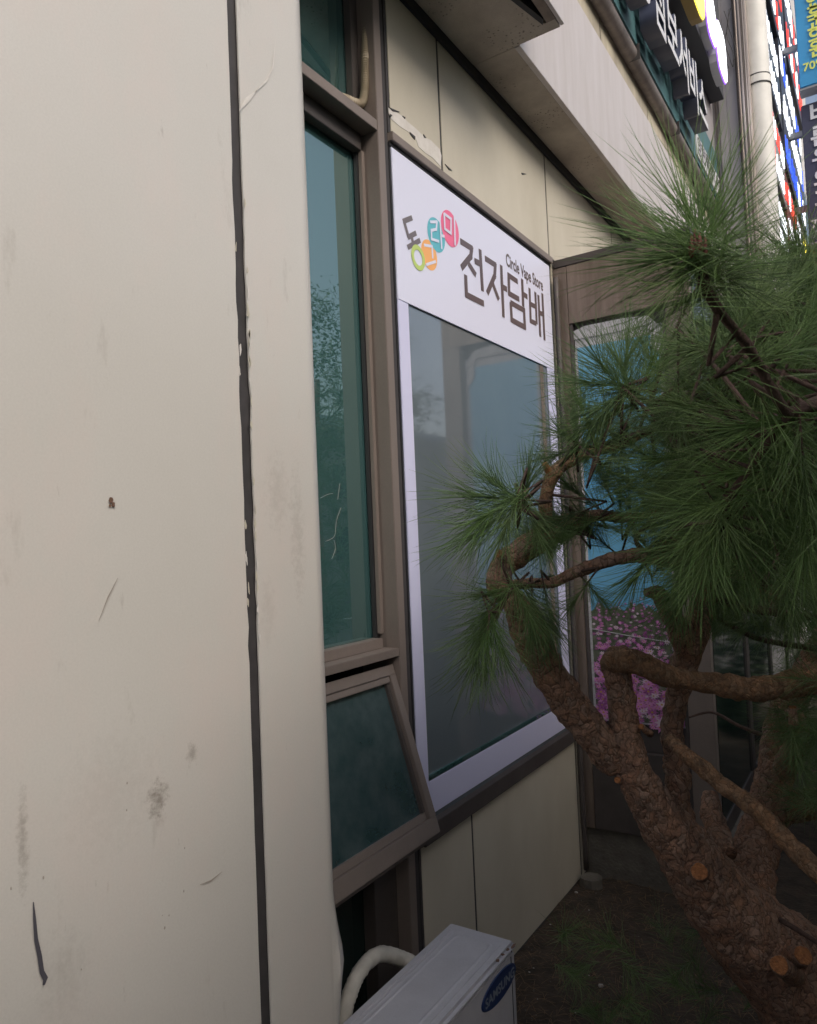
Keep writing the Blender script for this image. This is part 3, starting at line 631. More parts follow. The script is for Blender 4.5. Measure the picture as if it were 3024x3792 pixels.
for rr in (.05, .075, .10, .125, .15, .175, .20):
    bm = tube([((ax1+.006, 1.72+rr*cos(a), .21+rr*sin(a)), .0028) for a in [2*pi*i/32 for i in range(33)]], 6, .5); add('fan_guard', bm, 'ac', A_, smooth=True)
for a in [2*pi*i/8 for i in range(8)]:
    add('fan_guard', tube([((ax1+.004, 1.72+.02*cos(a), .21+.02*sin(a)), .003), ((ax1+.004, 1.72+.2*cos(a), .21+.2*sin(a)), .003)], 6, .5), 'ac', A_)
disc('fan_opening', 'grey_dark', A_, (1.72, .21), .19, ax1-.003)
for k, q in enumerate([(1170, 630, 18), (1140, 650, 12), (1110, 680, 8), (1080, 715, 10)]):
    c = at(1150+q[0]*.64, 3100+q[1]*.64, 2, az-.0022)
    add('rust_patch', prism([c+Vector((.008*cos(a)*random.uniform(.4, 1), q[2]*.0011*sin(a)*random.uniform(.5, 1), 0)) for a in [2*pi*i/11 for i in range(11)]], (0, 0, .0006)), 'rust', A_)
for x in (ax0+.03, ax1-.05):
    bx('foot', 'ac', A_, x, x+.03, 1.35, 2.03, -.01, .052)
pp = [(-1.16, 1.95, .44), (-1.235, 1.90, .455), (-1.30, 1.86, .485), (-1.315, 1.76, .545), (-1.31, 1.66, .548), (-1.305, 1.59, .50), (-1.30, 1.555, .40), (-1.30, 1.54, .2), (-1.3, 1.54, 0)]
add('insulated_pipe', tube([(p, .021) for p in pp], 18, .007, ridge=.03, rough=.10, rf=30), 'pipe', label='pale tape wrapped hose arching behind the air conditioner', cat='hose', smooth=True)

for y in (1.34, 2.06): add('screw', tube([((ax1-.006, y, az-.018), .003), ((ax1+.0015, y, az-.018), .0028)], 8, .01), 'bronze_dark', A_)
bx('side_seam', 'grey_dark', A_, ax1-.006, ax1-.0022, 2.06, 2.0625, .06, az-.035, bev=0)
for k in range(14): bx('vent_slot', 'grey_dark', A_, ax0+.05, ax1-.05, ay1-.006, ay1-.0025, .12+k*.022, .13+k*.022, bev=0)
# ------------------------------------------------------------------ litter on the soil
st = bmesh.new()
for k in range(1500):
    x = random.uniform(-1.38, .6); y = random.uniform(1.6, 3.7); s = random.uniform(.002, .006)
    c = Vector((x, y, .004+.018*(noise.noise(Vector((x*5, y*5, 0)))+.5*noise.noise(Vector((x*17, y*17, 3))))))
    vs = [st.verts.new(c+Vector((random.uniform(-s, s), random.uniform(-s, s), random.uniform(0, s)))) for _ in range(4)]
    for f in ((0, 1, 2), (0, 2, 3), (0, 3, 1), (1, 3, 2)): st.faces.new([vs[i] for i in f])
add('gravel', st, 'concrete', kind='stuff', label='small grey stone crumbs scattered over the planting soil', cat='gravel')
for (px_, py_, s) in [(2133, 3304, .016), (2037, 3423, .008), (2180, 3612, .007), (1960, 3600, .009), (2225, 3650, .02), (1990, 3700, .006), (2180, 3370, .006), (1975, 3585, .007), (2130, 3750, .006)]:
    c = at(px_, py_, 2, .01)
    bm = bmesh.new(); bmesh.ops.create_icosphere(bm, subdivisions=1, radius=s*.6)
    for v in bm.verts: v.co = Vector((v.co.x*random.uniform(.8, 1.3), v.co.y*random.uniform(.6, 1), v.co.z*.45))+c
    L = {0: 'largest pale litter fragment at the foot of the cream wall by the porch', 4: 'pale flat litter scrap lying on soil left of the pine trunk'}
    i_ = [(2133, 3304), (2037, 3423), (2180, 3612), (1960, 3600), (2225, 3650)].index((px_, py_)) if (px_, py_) in [(2133, 3304), (2225, 3650)] else None
    add('litter_piece', bm, 'litter', label=L.get(i_, 'tiny pale litter crumb on the dark planting soil'), cat='litter', group='pale litter crumbs on the soil')
bm = bmesh.new()
for k in range(5200):
    x = random.uniform(-1.38, .6); y = random.uniform(1.6, 3.7); z = .008+.018*(noise.noise(Vector((x*5, y*5, 0)))+.5*noise.noise(Vector((x*17, y*17, 3))))
    a = random.uniform(0, 2*pi); L = random.uniform(.03, .08); d = Vector((cos(a), sin(a), random.uniform(-.06, .1))); n = d.cross(Vector((0, 0, 1))).normalized()*.0007
    p = Vector((x, y, z)); m_ = p+d*L/2+Vector((0, 0, .004)); q = p+d*L
    vs = [bm.verts.new(v) for v in (p-n, p+n, m_+n, m_-n, q)]; bm.faces.new(vs[:4]); bm.faces.new((vs[3], vs[2], vs[4]))
add('fallen_needles', bm, 'needle_dead', kind='stuff', label='dry brown pine needles fallen over the soil', cat='needles')

# ------------------------------------------------------------------ the pine
T = empty('pine_tree', 'gnarled red barked pine with long green needles in front of facade', 'tree', (-.1, 2.3, 0))
trunkpts = [(Vector((-.02, 2.42, -.05)), .24), (dp(1790, 2190, 2.1), .21), (dp(1700, 2080, 2.02), .155), (dp(1600, 1985, 1.98), .12), (dp(1510, 1890, 1.95), .096), (dp(1430, 1780, 1.92), .070), (dp(1368, 1690, 1.90), .054), (dp(1325, 1600, 1.88), .043), (dp(1310, 1500, 1.88), .035), (dp(1300, 1430, 1.88), .032), (dp(1292, 1385, 1.88), .030)]
TR = add('trunk', tube(trunkpts, 72, .007, rough=.16, rf=16, plates=26), 'bark', T, smooth=True)
BR = []
def limb(pts, m='bark', name='branch', rough=.16, parent=T, plates=30, sides=30):
    o = add(name, tube([(dp(a, b, d), r*d/1535) for a, b, d, r in pts], sides, .0065, rough=rough, rf=26, plates=plates), m, parent, smooth=True)
    BR.append([dp(a, b, d) for a, b, d, r in pts]); return o
limb([(1300, 1600, 1.9, 38), (1262, 1560, 1.88, 36), (1210, 1495, 1.86, 36), (1160, 1425, 1.84, 34), (1130, 1370, 1.83, 38), (1108, 1320, 1.82, 34), (1078, 1265, 1.80, 26), (1048, 1225, 1.80, 24), (1062, 1190, 1.82, 24), (1100, 1160, 1.84, 27), (1150, 1125, 1.86, 25), (1200, 1100, 1.88, 18), (1260, 1085, 1.88, 12), (1330, 1090, 1.88, 10), (1400, 1070, 1.86, 8)])
limb([(1135, 1150, 1.84, 16), (1146, 1090, 1.84, 14), (1150, 1040, 1.84, 14), (1163, 1000, 1.84, 15), (1190, 975, 1.84, 13), (1240, 950, 1.84, 11), (1300, 940, 1.83, 9), (1370, 905, 1.8, 7), (1450, 870, 1.75, 6)], 'bark2')
limb([(1163, 1000, 1.84, 9), (1152, 988, 1.83, 7), (1145, 976, 1.82, 6)], 'cut')
limb([(1030, 1240, 1.80, 10), (1090, 1228, 1.79, 9), (1160, 1226, 1.78, 11), (1215, 1203, 1.77, 13), (1280, 1180, 1.76, 14), (1350, 1170, 1.76, 15), (1430, 1185, 1.78, 15), (1510, 1190, 1.82, 18), (1560, 1200, 1.85, 20)], 'bark')
limb([(1283, 1405, 1.90, 20), (1300, 1388, 1.86, 26), (1340, 1395, 1.84, 25), (1395, 1418, 1.83, 22), (1440, 1430, 1.83, 20), (1500, 1438, 1.82, 22), (1570, 1450, 1.80, 24), (1640, 1445, 1.78, 25), (1730, 1425, 1.75, 30), (1850, 1400, 1.7, 32)], 'bark2')
limb([(1500, 1890, 2.0, 40), (1460, 1790, 1.99, 30), (1428, 1700, 1.98, 24), (1425, 1620, 1.97, 24), (1415, 1540, 1.96, 22), (1425, 1470, 1.95, 22), (1440, 1400, 1.94, 26), (1462, 1340, 1.93, 26), (1478, 1260, 1.92, 22), (1490, 1180, 1.9, 18), (1500, 1080, 1.85, 14), (1520, 980, 1.8, 12)])
limb([(1445, 1375, 1.93, 22), (1425, 1320, 1.90, 22), (1405, 1280, 1.87, 20), (1385, 1250, 1.85, 16), (1358, 1248, 1.84, 8)])
limb([(1410, 1560, 1.93, 14), (1440, 1585, 1.84, 14), (1480, 1618, 1.80, 17), (1530, 1660, 1.76, 17), (1590, 1705, 1.72, 18), (1650, 1765, 1.68, 19), (1720, 1835, 1.62, 20), (1820, 1930, 1.55, 22)], 'bark2')
limb([(1560, 1960, 2.05, 60), (1575, 1850, 2.12, 48), (1600, 1750, 2.2, 42), (1625, 1660, 2.2, 36), (1640, 1580, 2.2, 34), (1655, 1500, 2.2, 34), (1690, 1430, 2.2, 28), (1740, 1330, 2.2, 22)])
limb([(1600, 1740, 2.25, 30), (1660, 1700, 2.2, 30), (1740, 1690, 2.1, 30)])
limb([(1530, 1800, 2.05, 22), (1500, 1720, 2.15, 22), (1495, 1670, 2.2, 14)])
limb([(1650, 1620, 2.1, 22), (1668, 1580, 2.0, 20), (1680, 1540, 1.98, 18), (1668, 1500, 1.95, 16)], 'bark')
# overhead limbs carrying the foreground shoots
limb([(1840, 800, 1.0, 26), (1760, 838, .98, 20), (1700, 855, .96, 15), (1660, 868, .95, 12), (1640, 845, .93, 10), (1610, 795, .9, 10), (1575, 730, .86, 10), (1510, 650, .80, 10), (1480, 590, .77, 12), (1465, 530, .75, 13)], 'twig', rough=.12, sides=14)
limb([(1660, 872, .95, 9), (1620, 925, .98, 8), (1580, 985, 1.0, 8), (1540, 1040, 1.02, 9), (1505, 1100, 1.03, 9)], 'twig', rough=.12, sides=14)
limb([(1520, 980, 1.8, 10), (1440, 900, 1.6, 8), (1370, 850, 1.5, 6), (1310, 815, 1.45, 5)], 'twig', sides=10)
limb([(1370, 905, 1.75, 6), (1290, 930, 1.7, 5), (1240, 940, 1.68, 4), (1212, 935, 1.66, 4)], 'twig', sides=10)
limb([(1150, 1100, 1.84, 6), (1120, 1080, 1.7, 5), (1092, 1068, 1.6, 5)], 'twig', sides=10)
limb([(1110, 1235, 1.79, 6), (1076, 1240, 1.65, 5), (1050, 1290, 1.6, 4), (1022, 1340, 1.58, 3)], 'twig', sides=10)
for a in ([(1500, 1260, 1.9, 9), (1600, 1285, 1.9, 9), (1719, 1300, 1.9, 9)], [(1490, 1290, 2.0, 5), (1600, 1345, 2.0, 6), (1760, 1370, 2.0, 7)], [(1640, 1560, 2.3, 6), (1560, 1530, 2.4, 4), (1500, 1500, 2.5, 3), (1450, 1510, 2.5, 2)],
          [(1560, 1900, 2.0, 8), (1640, 1935, 1.9, 6), (1760, 2010, 1.8, 5)], [(1405, 1070, 1.8, 7), (1340, 1130, 1.78, 5), (1362, 1168, 1.77, 6)]):
    limb(a, 'twig', sides=8, plates=0)
# cut ends
def stub(x, y, d, r, dirs, L=.05, m='bark'):
    p = dp(x, y, d); k = Vector(dirs).normalized(); rr = r*d/1535
    add('cut_stub', tube([(p-k*L, rr*1.4), (p-k*L*.4, rr*1.15), (p, rr*1.08)], 22, .01, rough=.15, rf=60), m, T, smooth=True)
    bm = tube([(p-k*.004, rr*1.0), (p+k*.004, rr*.95)], 22, .01, rough=.2, rf=60); add('cut_face', bm, 'cut', T)
tocam = lambda x, y, s=(0, 0, 0): (-(ray(x*1.759, y*1.759)/F)+Vector(s))
stub(1472, 1835, 1.80, 17, tocam(1472, 1835), .12)
stub(1640, 2032, 1.74, 17, tocam(1640, 2032, (-.2, 0, .1)), .2)
stub(1690, 2012, 1.80, 18, tocam(1690, 2012, (.5, 0, .2)), .15)
stub(1350, 1530, 1.84, 6, tocam(1350, 1530, (-.4, 0, .3)), .06)
stub(1300, 1642, 1.86, 7, tocam(1300, 1642, (-.4, 0, 0)), .03)
stub(1050, 1166, 1.78, 9, tocam(1050, 1166, (-.5, 0, .5)), .05)
stub(1668, 1490, 1.78, 7, (0, 0, 1), .04)

# needles ----------------------------------------------------------
def needle(bm, p, d, L, droop, wd=.0013, m_=0, sides=3, segs=4):
    """one bent, tapered needle"""
    side = d.orthogonal().normalized(); side.rotate(Matrix.Rotation(random.uniform(0, 6.28), 3, d)); rings = []
    q = p.copy(); dd = d.copy()
    for s in range(segs):
        t = s/segs; r = wd*.5*(1-.55*t); b = dd.cross(side).normalized(); a = b.cross(dd).normalized()
        rings.append([bm.verts.new(q+(a*cos(2*pi*k/sides)+b*sin(2*pi*k/sides))*r) for k in range(sides)])
        q = q+dd*L/segs; dd = (dd+droop/segs).normalized()
    tip = bm.verts.new(q)
    for s in range(segs-1):
        for k in range(sides): bm.faces.new((rings[s][k], rings[s][(k+1) % sides], rings[s+1][(k+1) % sides], rings[s+1][k])).material_index = m_
    for k in range(sides): bm.faces.new((rings[-1][k], rings[-1][(k+1) % sides], tip)).material_index = m_
def tuft_mesh(seed, n=88, shoot=.11, L=.118, spread=(8, 60), wd=.0013, segs=4):
    random.seed(seed); bm = bmesh.new()
    for k in range(n):
        t = random.random()**.8; p = Vector((0, 0, t*shoot)); ph = random.uniform(0, 2*pi)
        a = radians(random.uniform(*spread)*(1.12-.5*t)); d = Vector((sin(a)*cos(ph), sin(a)*sin(ph), cos(a)))
        bend = Vector((cos(ph), sin(ph), 0))*random.uniform(-.35, .7)+Vector((random.uniform(-.3, .3), random.uniform(-.3, .3), random.uniform(-.2, .3)))
        needle(bm, p, d, L*random.uniform(.72, 1.12), bend, wd, segs=segs)
    m = bmesh.new(); me = bpy.data.meshes.new('needle_tuft'); bm.to_mesh(me); bm.free(); m.free()
    me.materials.append(M['needle']); me.polygons.foreach_set('use_smooth', [True]*len(me.polygons)); return me
TM = [tuft_mesh(100+i) for i in range(7)]
TMS = [tuft_mesh(200+i, n=62, shoot=.10, L=.135, spread=(6, 48), wd=.0012) for i in range(3)]
TML = []
for me in TM[:3]:
    c = me.copy(); c.materials.clear(); c.materials.append(M['needle_tip']); TML.append(c)
random.seed(11)
def sd_(dx, dy, dz): return (RT*dx - UP*dy + FW*dz).normalized()      # screen-like direction: right, down, away
tips = []
def tuft(pos, d, sc=1.0, me=None):
    o = link(bpy.data.objects.new('needle_tuft', me or random.choice(TM))); o.parent = T
    d = d.normalized(); q = d.to_track_quat('Z', 'Y').to_matrix() @ Matrix.Rotation(random.uniform(0, 6.28), 3, 'Z')
    loc = pos-d*.06*sc
    if pos.y > 1.25 and pos.x < -.4: sc *= 1.22
    o.matrix_local = Matrix.Translation(loc-T.location) @ q.to_4x4() @ Matrix.Scale(sc, 4)
    tips.append((loc, d)); return o
keys = [
 # the large out-of-focus shoot near the camera (top)
 (1465, 520, .75, -.75, -.25, .1, 1.0), (1462, 535, .75, -.9, .1, .1, 1.0), (1470, 500, .75, -.35, -.9, .1, 1.05), (1478, 520, .76, .45, -.85, .1, 1.1),
 (1475, 540, .76, .7, -.5, .2, 1.0), (1470, 560, .76, -.6, .5, -.2, .95), (1485, 560, .77, .6, .2, .2, 1.0), (1468, 540, .74, -.9, -.15, .5, .9), (1490, 600, .78, .8, -.5, .2, 1.05), (1500, 610, .8, -.8, .3, .2, .9), (1470, 505, .77, .2, -1, .4, 1.0),
 (1560, 690, .85, .6, -.6, .3, 1.), (1600, 760, .88, .8, -.3, .2, 1.), (1590, 640, 1.0, .5, -.8, .2, 1.0), (1640, 640, 1.05, .6, -.8, .2, 1.1), (1690, 700, 1.0, .4, -.8, 0, 1.1), (1540, 720, .95, -.8, .1, .3, 1.0),
 # hanging shoot in the right middle
 (1500, 1110, 1.03, -.8, .5, -.1, 1.1), (1505, 1115, 1.03, -.3, .95, -.1, 1.15), (1520, 1090, 1.02, .5, .85, 0, 1.1), (1545, 1050, 1.02, -.9, .25, -.1, 1.1), (1560, 1030, 1.02, .7, .7, 0, 1.1), (1585, 990, 1.0, -.85, .1, -.1, 1.05), (1600, 960, .99, .6, .8, -.1, 1.1), (1640, 900, .96, .5, .8, 0, 1.1), (1640, 890, .96, -.9, .1, 0, 1.1),
 (1690, 960, .95, .1, 1, 0, 1.1), (1700, 1080, 1.0, -.1, 1, 0, 1.1), (1620, 1100, 1.05, -.2, 1, 0, 1.1), (1500, 860, 1.1, -.95, -.1, 0, 1.0), (1440, 960, 1.2, -.95, .1, 0, 1.1), (1430, 1030, 1.3, -.9, .4, 0, 1.1),
 # left sprays
 (1075, 1050, 1.5, -.9, -.05, -.25, 1.15), (1072, 1055, 1.5, -.75, .45, -.3, 1.15), (1080, 1065, 1.5, -.35, .85, -.3, 1.1), (1100, 1060, 1.58, .1, -.7, -.3, .9), (1110, 1075, 1.6, .3, .8, -.3, 1.0), (1075, 1045, 1.5, -.7, -.55, -.2, .9), (1062, 1080, 1.5, -.8, .6, 0, 1.1),
 (1076, 1238, 1.62, -.9, .2, -.25, 1.0), (1070, 1250, 1.62, -.7, .65, -.3, 1.05), (1085, 1240, 1.62, .4, .8, -.3, 1.0), (1040, 1290, 1.6, -.6, .75, -.2, 1.0), (1020, 1330, 1.58, -.35, .95, -.2, 1.05), (1035, 1310, 1.58, .3, .9, -.2, 1.0), (1025, 1345, 1.57, -.1, 1, -.1, .9), (1110, 1250, 1.7, .5, .8, 0, 1.0), (1150, 1260, 1.75, .2, 1, 0, 1.0), (1120, 1280, 1.72, 0, 1, -.1, 1.0),
 (1212, 935, 1.66, -.1, -1, -.15, .9), (1215, 935, 1.66, -.7, -.5, -.1, .8), (1220, 940, 1.66, .6, -.6, 0, .9), (1205, 945, 1.66, -.8, .3, 0, .8),
 (1305, 815, 1.45, -.9, -.1, -.1, 1.0), (1300, 810, 1.45, -.6, -.7, -.1, 1.0), (1312, 805, 1.45, .1, -1, -.1, 1.0), (1310, 830, 1.45, -.8, .5, -.1, 1.0), (1340, 840, 1.46, .4, -.9, 0, 1.0), (1290, 870, 1.5, -.8, .4, 0, 1.),
]
for i, (x, y, d, dx, dy, dz, sc) in enumerate(keys):
    me = None
    if 47 <= i <= 56 or i in (32, 37, 38): me = random.choice(TML)
    elif i < 10: me = random.choice(TMS)
    tuft(dp(x, y, d), sd_(dx, dy, dz), sc*.92, me)
for k in range(34):      # short sprays sprouting along the two middle limbs
    t = random.random(); a, b = random.choice([((1110, 1150, 1.82), (1400, 1070, 1.84)), ((1200, 970, 1.82), (1420, 900, 1.8)), ((1190, 1215, 1.76), (1450, 1180, 1.78)), ((1250, 1000, 1.9), (1400, 1040, 1.9))])
    x, y, d = [a[i]+(b[i]-a[i])*t for i in range(3)]
    tuft(dp(x+random.uniform(-15, 15), y+random.uniform(-30, 30), d+random.uniform(-.08, .1)), sd_(random.uniform(-1, .5), random.uniform(-.8, .7), random.uniform(-.3, .3)), random.uniform(.5, .75))
for (x, y, dx, dy) in ((1330, 815, -.4, -.8), (1350, 850, -.9, .2), (1370, 830, .3, -.9), (1345, 880, -.6, .5), (1240, 905, -.3, -.9), (1260, 925, .2, -.8), (1385, 780, -.5, -.8), (1400, 820, -.8, -.2)):
    tuft(dp(x, y, random.uniform(1.45, 1.7)), sd_(dx, dy, 0), .85)
# foliage mass (D polygon rows: y, x-left, x-right)
rows = [(560, 1570, 1719), (640, 1540, 1719), (720, 1450, 1719), (800, 1390, 1719), (880, 1350, 1719), (950, 1330, 1719), (1010, 1270, 1719), (1070, 1160, 1719), (1130, 1100, 1719), (1180, 1240, 1719), (1225, 1400, 1719)]
wsum = [(rows[i][0], rows[i+1][0], rows[i], rows[i+1]) for i in range(len(rows)-1)]
nt_ = 0
while nt_ < 196:
    a = random.choices(wsum, [(r[3][2]-r[3][1])*(r[1]-r[0]) for r in wsum])[0]; t = random.random()
    y = a[0]+(a[1]-a[0])*t; xl = a[2][1]+(a[3][1]-a[2][1])*t
    x = random.uniform(xl+25, 1780); 
    if x < 1400 and random.random() < .45: continue
    d = random.uniform(1.15, 2.05) if x > 1400 else random.uniform(1.6, 2.0)
    if y > 1180: dy = random.uniform(.1, .9)
    else: dy = random.uniform(-.8, .55)
    tuft(dp(x, y, d), sd_(random.uniform(-1, .35), dy, random.uniform(-.5, .3)), random.uniform(.85, 1.15)); nt_ += 1
TMD = TM[4].copy(); TMD.materials.clear(); TMD.materials.append(M['needle_dead'])
for (x, y, d) in ((1500, 1180, 1.6), (1600, 1230, 1.7), (1420, 1120, 1.7), (1680, 820, 1.3), (1450, 980, 1.5), (1620, 1020, 1.4)):
    tuft(dp(x, y, d), sd_(random.uniform(-1, 1), .5, 0), .5, TMD)
# deeper mass, joined
def mass(name, spots, label=None):
    bm = bmesh.new()
    for (p, d, sc) in spots:
        ax = d.orthogonal().normalized(); bx_ = d.cross(ax)
        for k in range(60):
            t = random.random(); ph = random.uniform(0, 2*pi); a = radians(random.uniform(15, 65))
            v = d*cos(a)+(ax*cos(ph)+bx_*sin(ph))*sin(a)
            needle(bm, p+d*(t-.5)*.09*sc, v, .1*sc*random.uniform(.7, 1.1), (ax*cos(ph)+bx_*sin(ph))*.3, .0012 if sc < 1.5 else .0034, segs=2)
    return add(name, bm, 'needle', T, kind='stuff', label=label)
sp_ = []
for k in range(300):
    y = random.uniform(760, 1320); x = random.uniform(1430 if y < 1230 else 1480, 1800)
    if y < 900: x = random.uniform(1500, 1800)
    sp_.append((dp(x, y, random.uniform(1.7, 2.8)), sd_(random.uniform(-1, .6), random.uniform(-.9, .9), random.uniform(-.5, .5)), random.uniform(.9, 1.2)))
for k in range(55):
    sp_.append((dp(random.uniform(1660, 1800), random.uniform(1320, 1700), random.uniform(1.6, 2.4)), sd_(random.uniform(-1, .4), random.uniform(-.4, .9), 0), 1.1))
for k in range(26):   # low sprays over the soil
    sp_.append((dp(random.uniform(1180, 1600), random.uniform(1960, 2200), random.uniform(1.9, 2.3)), sd_(random.uniform(-1, .8), random.uniform(-.6, .4), random.uniform(-.3, .3)), 1.0))
for k in range(950):   # unseen needles added beside the frame to shade the bed and low walls
    yy = random.uniform(.5, 5.2); sp_.append((Vector((random.uniform(.12, 1.9), yy, random.uniform(.5, 3.1))), Vector((random.uniform(-1, 1), random.uniform(-1, 1), random.uniform(-.2, 1))).normalized(), 2.1))
mass('needle_mass', sp_, 'dense dark green needles deeper in the crown plus unseen ones added for shade')
# thin twigs joining each shoot to the nearest limb
allp = [p for b in BR for p in b]
bm = bmesh.new()
for (p, d) in tips[11:]:
    n = min(allp, key=lambda q: (q-p).length); L = (n-p).length
    if L > .03: tube([(p+d*.05, .0016), (p, .0024), (p-d*min(.05, L*.3), .003), ((p-d*L*.3).lerp(n, .55), .0034), (n, .004)], 5, .05, bm=bm, cap=False)
    else: tube([(p+d*.06, .0016), (p-d*.02, .0026)], 5, .05, bm=bm, cap=False)
add('twigs', bm, 'twig', T, kind='stuff', smooth=True)
for (x, y, r) in ((1455, 525, 8), (1472, 520, 9), (1484, 528, 7), (1462, 512, 6)):
    p = dp(x, y, .74); add('bud', tube([(p-UP*.008, .002), (p, r*.74/1535*.8), (p+UP*.008, r*.74/1535*.5), (p+UP*.014, .001)], 8, .006), 'bud', T, smooth=True)

def shrub(x, y, rx, ry, h, label, seed):
    random.seed(seed); V = []; Fc = []; o = empty('added_shade_shrub', label, 'shrub', (x, y, 0), 'evergreen shrubs added for shade')
    for k in range(5): add('stem', tube([((x, y, 0), .02), ((x+random.uniform(-.2, .2), y+random.uniform(-.2, .2), h*.6), .01)], 6, .2), 'twig', o)
    for k in range(5200):
        a = random.uniform(0, 6.28); e = random.uniform(-1, 1); q = random.uniform(.6, 1)**.5
        p = Vector((x+rx*q*cos(a)*(1-abs(e)**3)**.5, y+ry*q*sin(a)*(1-abs(e)**3)**.5, h*.5+e*h*.5)); s_ = random.uniform(.03, .05)
        u = Vector((random.uniform(-1, 1), random.uniform(-1, 1), random.uniform(-1, 1))).normalized(); v = u.orthogonal().normalized(); b = len(V)
        V += [p-u*s_, p+v*s_*.5, p+u*s_, p-v*s_*.5]; Fc.append((b, b+1, b+2, b+3))
    add('foliage', (V, [], Fc), 'leaf', o, kind='stuff')
for i, (x, y) in enumerate([(.72, -.4), (.72, .6), (.85, 1.7), (.85, 2.7), (.85, 3.7), (.3, 5.6), (-.1, -1.1), (-.75, -1.1), (.05, 4.9), (-.2, 6.9)]):  # shrubs added only to darken the low walls, soil and porch glass
    shrub(x, y, .36, .6, (2.5, 2.6, 2.6, 2.5, 2.3, 1.9, 1.9, 1.9, 1.6, 2.0)[i], ['clipped shrub added for shade by the kerb behind the camera', 'clipped shrub added for shade by the kerb beside the camera', 'clipped shrub added for shade by the kerb right of the pine needles', 'clipped shrub added for shade by the kerb beside the pine trunk base', 'clipped shrub added for shade by the kerb level with the porch', 'clipped shrub added for shade by the kerb beyond the pine', 'clipped shrub added for shade behind the camera', 'clipped shrub added for shade against the clad column behind the camera', 'low dark shrub added beside the porch behind the pine trunk to darken its glass', 'dark shrub added off the far end of the porch side to darken its glass'][i], 300+i)

# ------------------------------------------------------------------ signs above: Korean channel letters
CL = empty('channel_letter_sign', 'large white raised Korean letters with navy sides on the teal band', 'sign', (-1.3, 5.6, 5.3))
yc = 5.06
for ch, y0 in zip('삼성심보서비스', (4.30, 4.74, 5.17, 5.56, 5.93, 6.30, 6.68)):
    text('letter', ch, .50, MX, (-1.205, y0, 5.38), 'white', CL, side='navy', extrude=.06, bold=.008, sx=.86)
SS = empty('phone_strip_sign', 'narrow white strip sign with black Korean text and phone number', 'sign', (-1.3, 8.0, 5.3))
bx('strip', 'white', SS, -1.30, -1.285, 7.25, 8.6, 5.30, 5.52)
text('lettering', '양현택757-75', .20, MX, (-1.283, 7.28, 5.345), 'mark', SS, bold=.004)
LB = empty('lit_box_sign', 'charcoal sign box carrying glowing yellow and purple rimmed letters', 'sign', (-1.2, 7, 6.3))
bx('sign_box', 'grey_dark', LB, -1.309, -1.17, 3, 8.26, 6.29, 7.6)
def lit_block(name, y0, y1, z0, z1, face, side, x0=-1.17, x1=-1.03, rim=None):
    n = 18; pts = []
    for i in range(n):
        a = 2*pi*i/n; c_, s_ = cos(a), sin(a)
        pts.append(Vector((x0, (y0+y1)/2+(y1-y0)/2*math.copysign(abs(c_)**.6, c_), (z0+z1)/2+(z1-z0)/2*math.copysign(abs(s_)**.6, s_))))
    o = add(name, prism(pts, (x1-x0, 0, 0)), side, LB)
    c = Vector((x0, (y0+y1)/2, (z0+z1)/2))
    if rim: add('letter_rim', prism([c+(p-c)*1.01+Vector((x1-x0-.012, 0, 0)) for p in pts], (.011, 0, 0)), rim, LB)
    add('letter_face', prism([c+(p-c)*.97+Vector((x1-x0+.0005, 0, 0)) for p in pts], (.006, 0, 0)), face, LB)
lit_block('letter', 6.0, 6.85, 6.14, 7.1, 'em_yellow', 'gold', x1=-1.08)
lit_block('letter', 7.0, 7.45, 6.30, 6.8, 'em_white', 'white', rim='em_purple', x1=-1.09)
lit_block('letter', 7.45, 7.95, 6.2, 6.72, 'em_white', 'white', rim='em_purple', x1=-1.085)

# perpendicular metal wall, pipes and pale pillar
MB_ = empty('metal_bay', 'grey metal clad bay with vertical trims beside the pale pillar', 'building', (-1.1, 8.45, 0))
bx('cladding', 'metal_wall', MB_, -1.42, -1.17, 8.41, 8.6, 0, 12)
bx('cladding', 'metal_wall', MB_, -1.168, -.99, 8.42, 8.6, 0, 12)
for i, (x0, x1, m, yy) in enumerate([(-1.285, -1.27, 'bronze_dark', 8.395), (-1.25, -1.245, 'bronze_dark', 8.395), (-1.06, -1.045, 'bronze_dark', 8.39), (-1.005, -.985, 'trim', 8.39), (-.98, -.968, 'bronze', 8.385), (-.964, -.95, 'trim', 8.38), (-.946, -.93, 'trim', 8.39)]):
    bx('trim_strip', m, MB_, x0, x1, yy, 8.6, 0, 12)
DR = add('rain_pipe', tube([((-1.03, 8.375, 0), .011), ((-1.03, 8.375, 12), .011)], 12, 1), 'bronze', label='thin grey brown pipe running up the metal bay left of pillar', cat='pipe', smooth=True)
for z in (6.1, 7.6): add('pipe_clip', tube([((-1.03, 8.375, z), .014), ((-1.03, 8.375, z+.03), .014)], 12, .1), 'bronze', DR)
cab = [tube([(Vector((-1.13+.02*k+.03*sin(s*1.7+k), 8.36, 7.3-s*.16)), .0035) for s in range(5)], 6, .05) for k in range(4)]
CB = empty('cable_bundle', 'tangled black cables dangling beside the lit purple sign', 'cable', (-1.1, 8.36, 7))
for b in cab: add('cable', b, 'black', CB)
PL = add('pillar', tube([((-.875, 8.6, 0), .125), ((-.875, 8.6, 12), .125)], 40, 2), 'pillar', label='tall round pale painted pillar with a metal band', cat='pillar', smooth=True)
add('band', tube([((-.875, 8.6, 6.48), .133), ((-.875, 8.6, 6.56), .133)], 40, .2), 'pillar', PL, smooth=False)
add('band_clamp', tube([((-.875, 8.6, 6.562), .136), ((-.875, 8.6, 6.572), .136)], 40, .2), 'black', PL)
add('band_clamp', tube([((-.875, 8.6, 6.468), .136), ((-.875, 8.6, 6.478), .136)], 40, .2), 'black', PL)

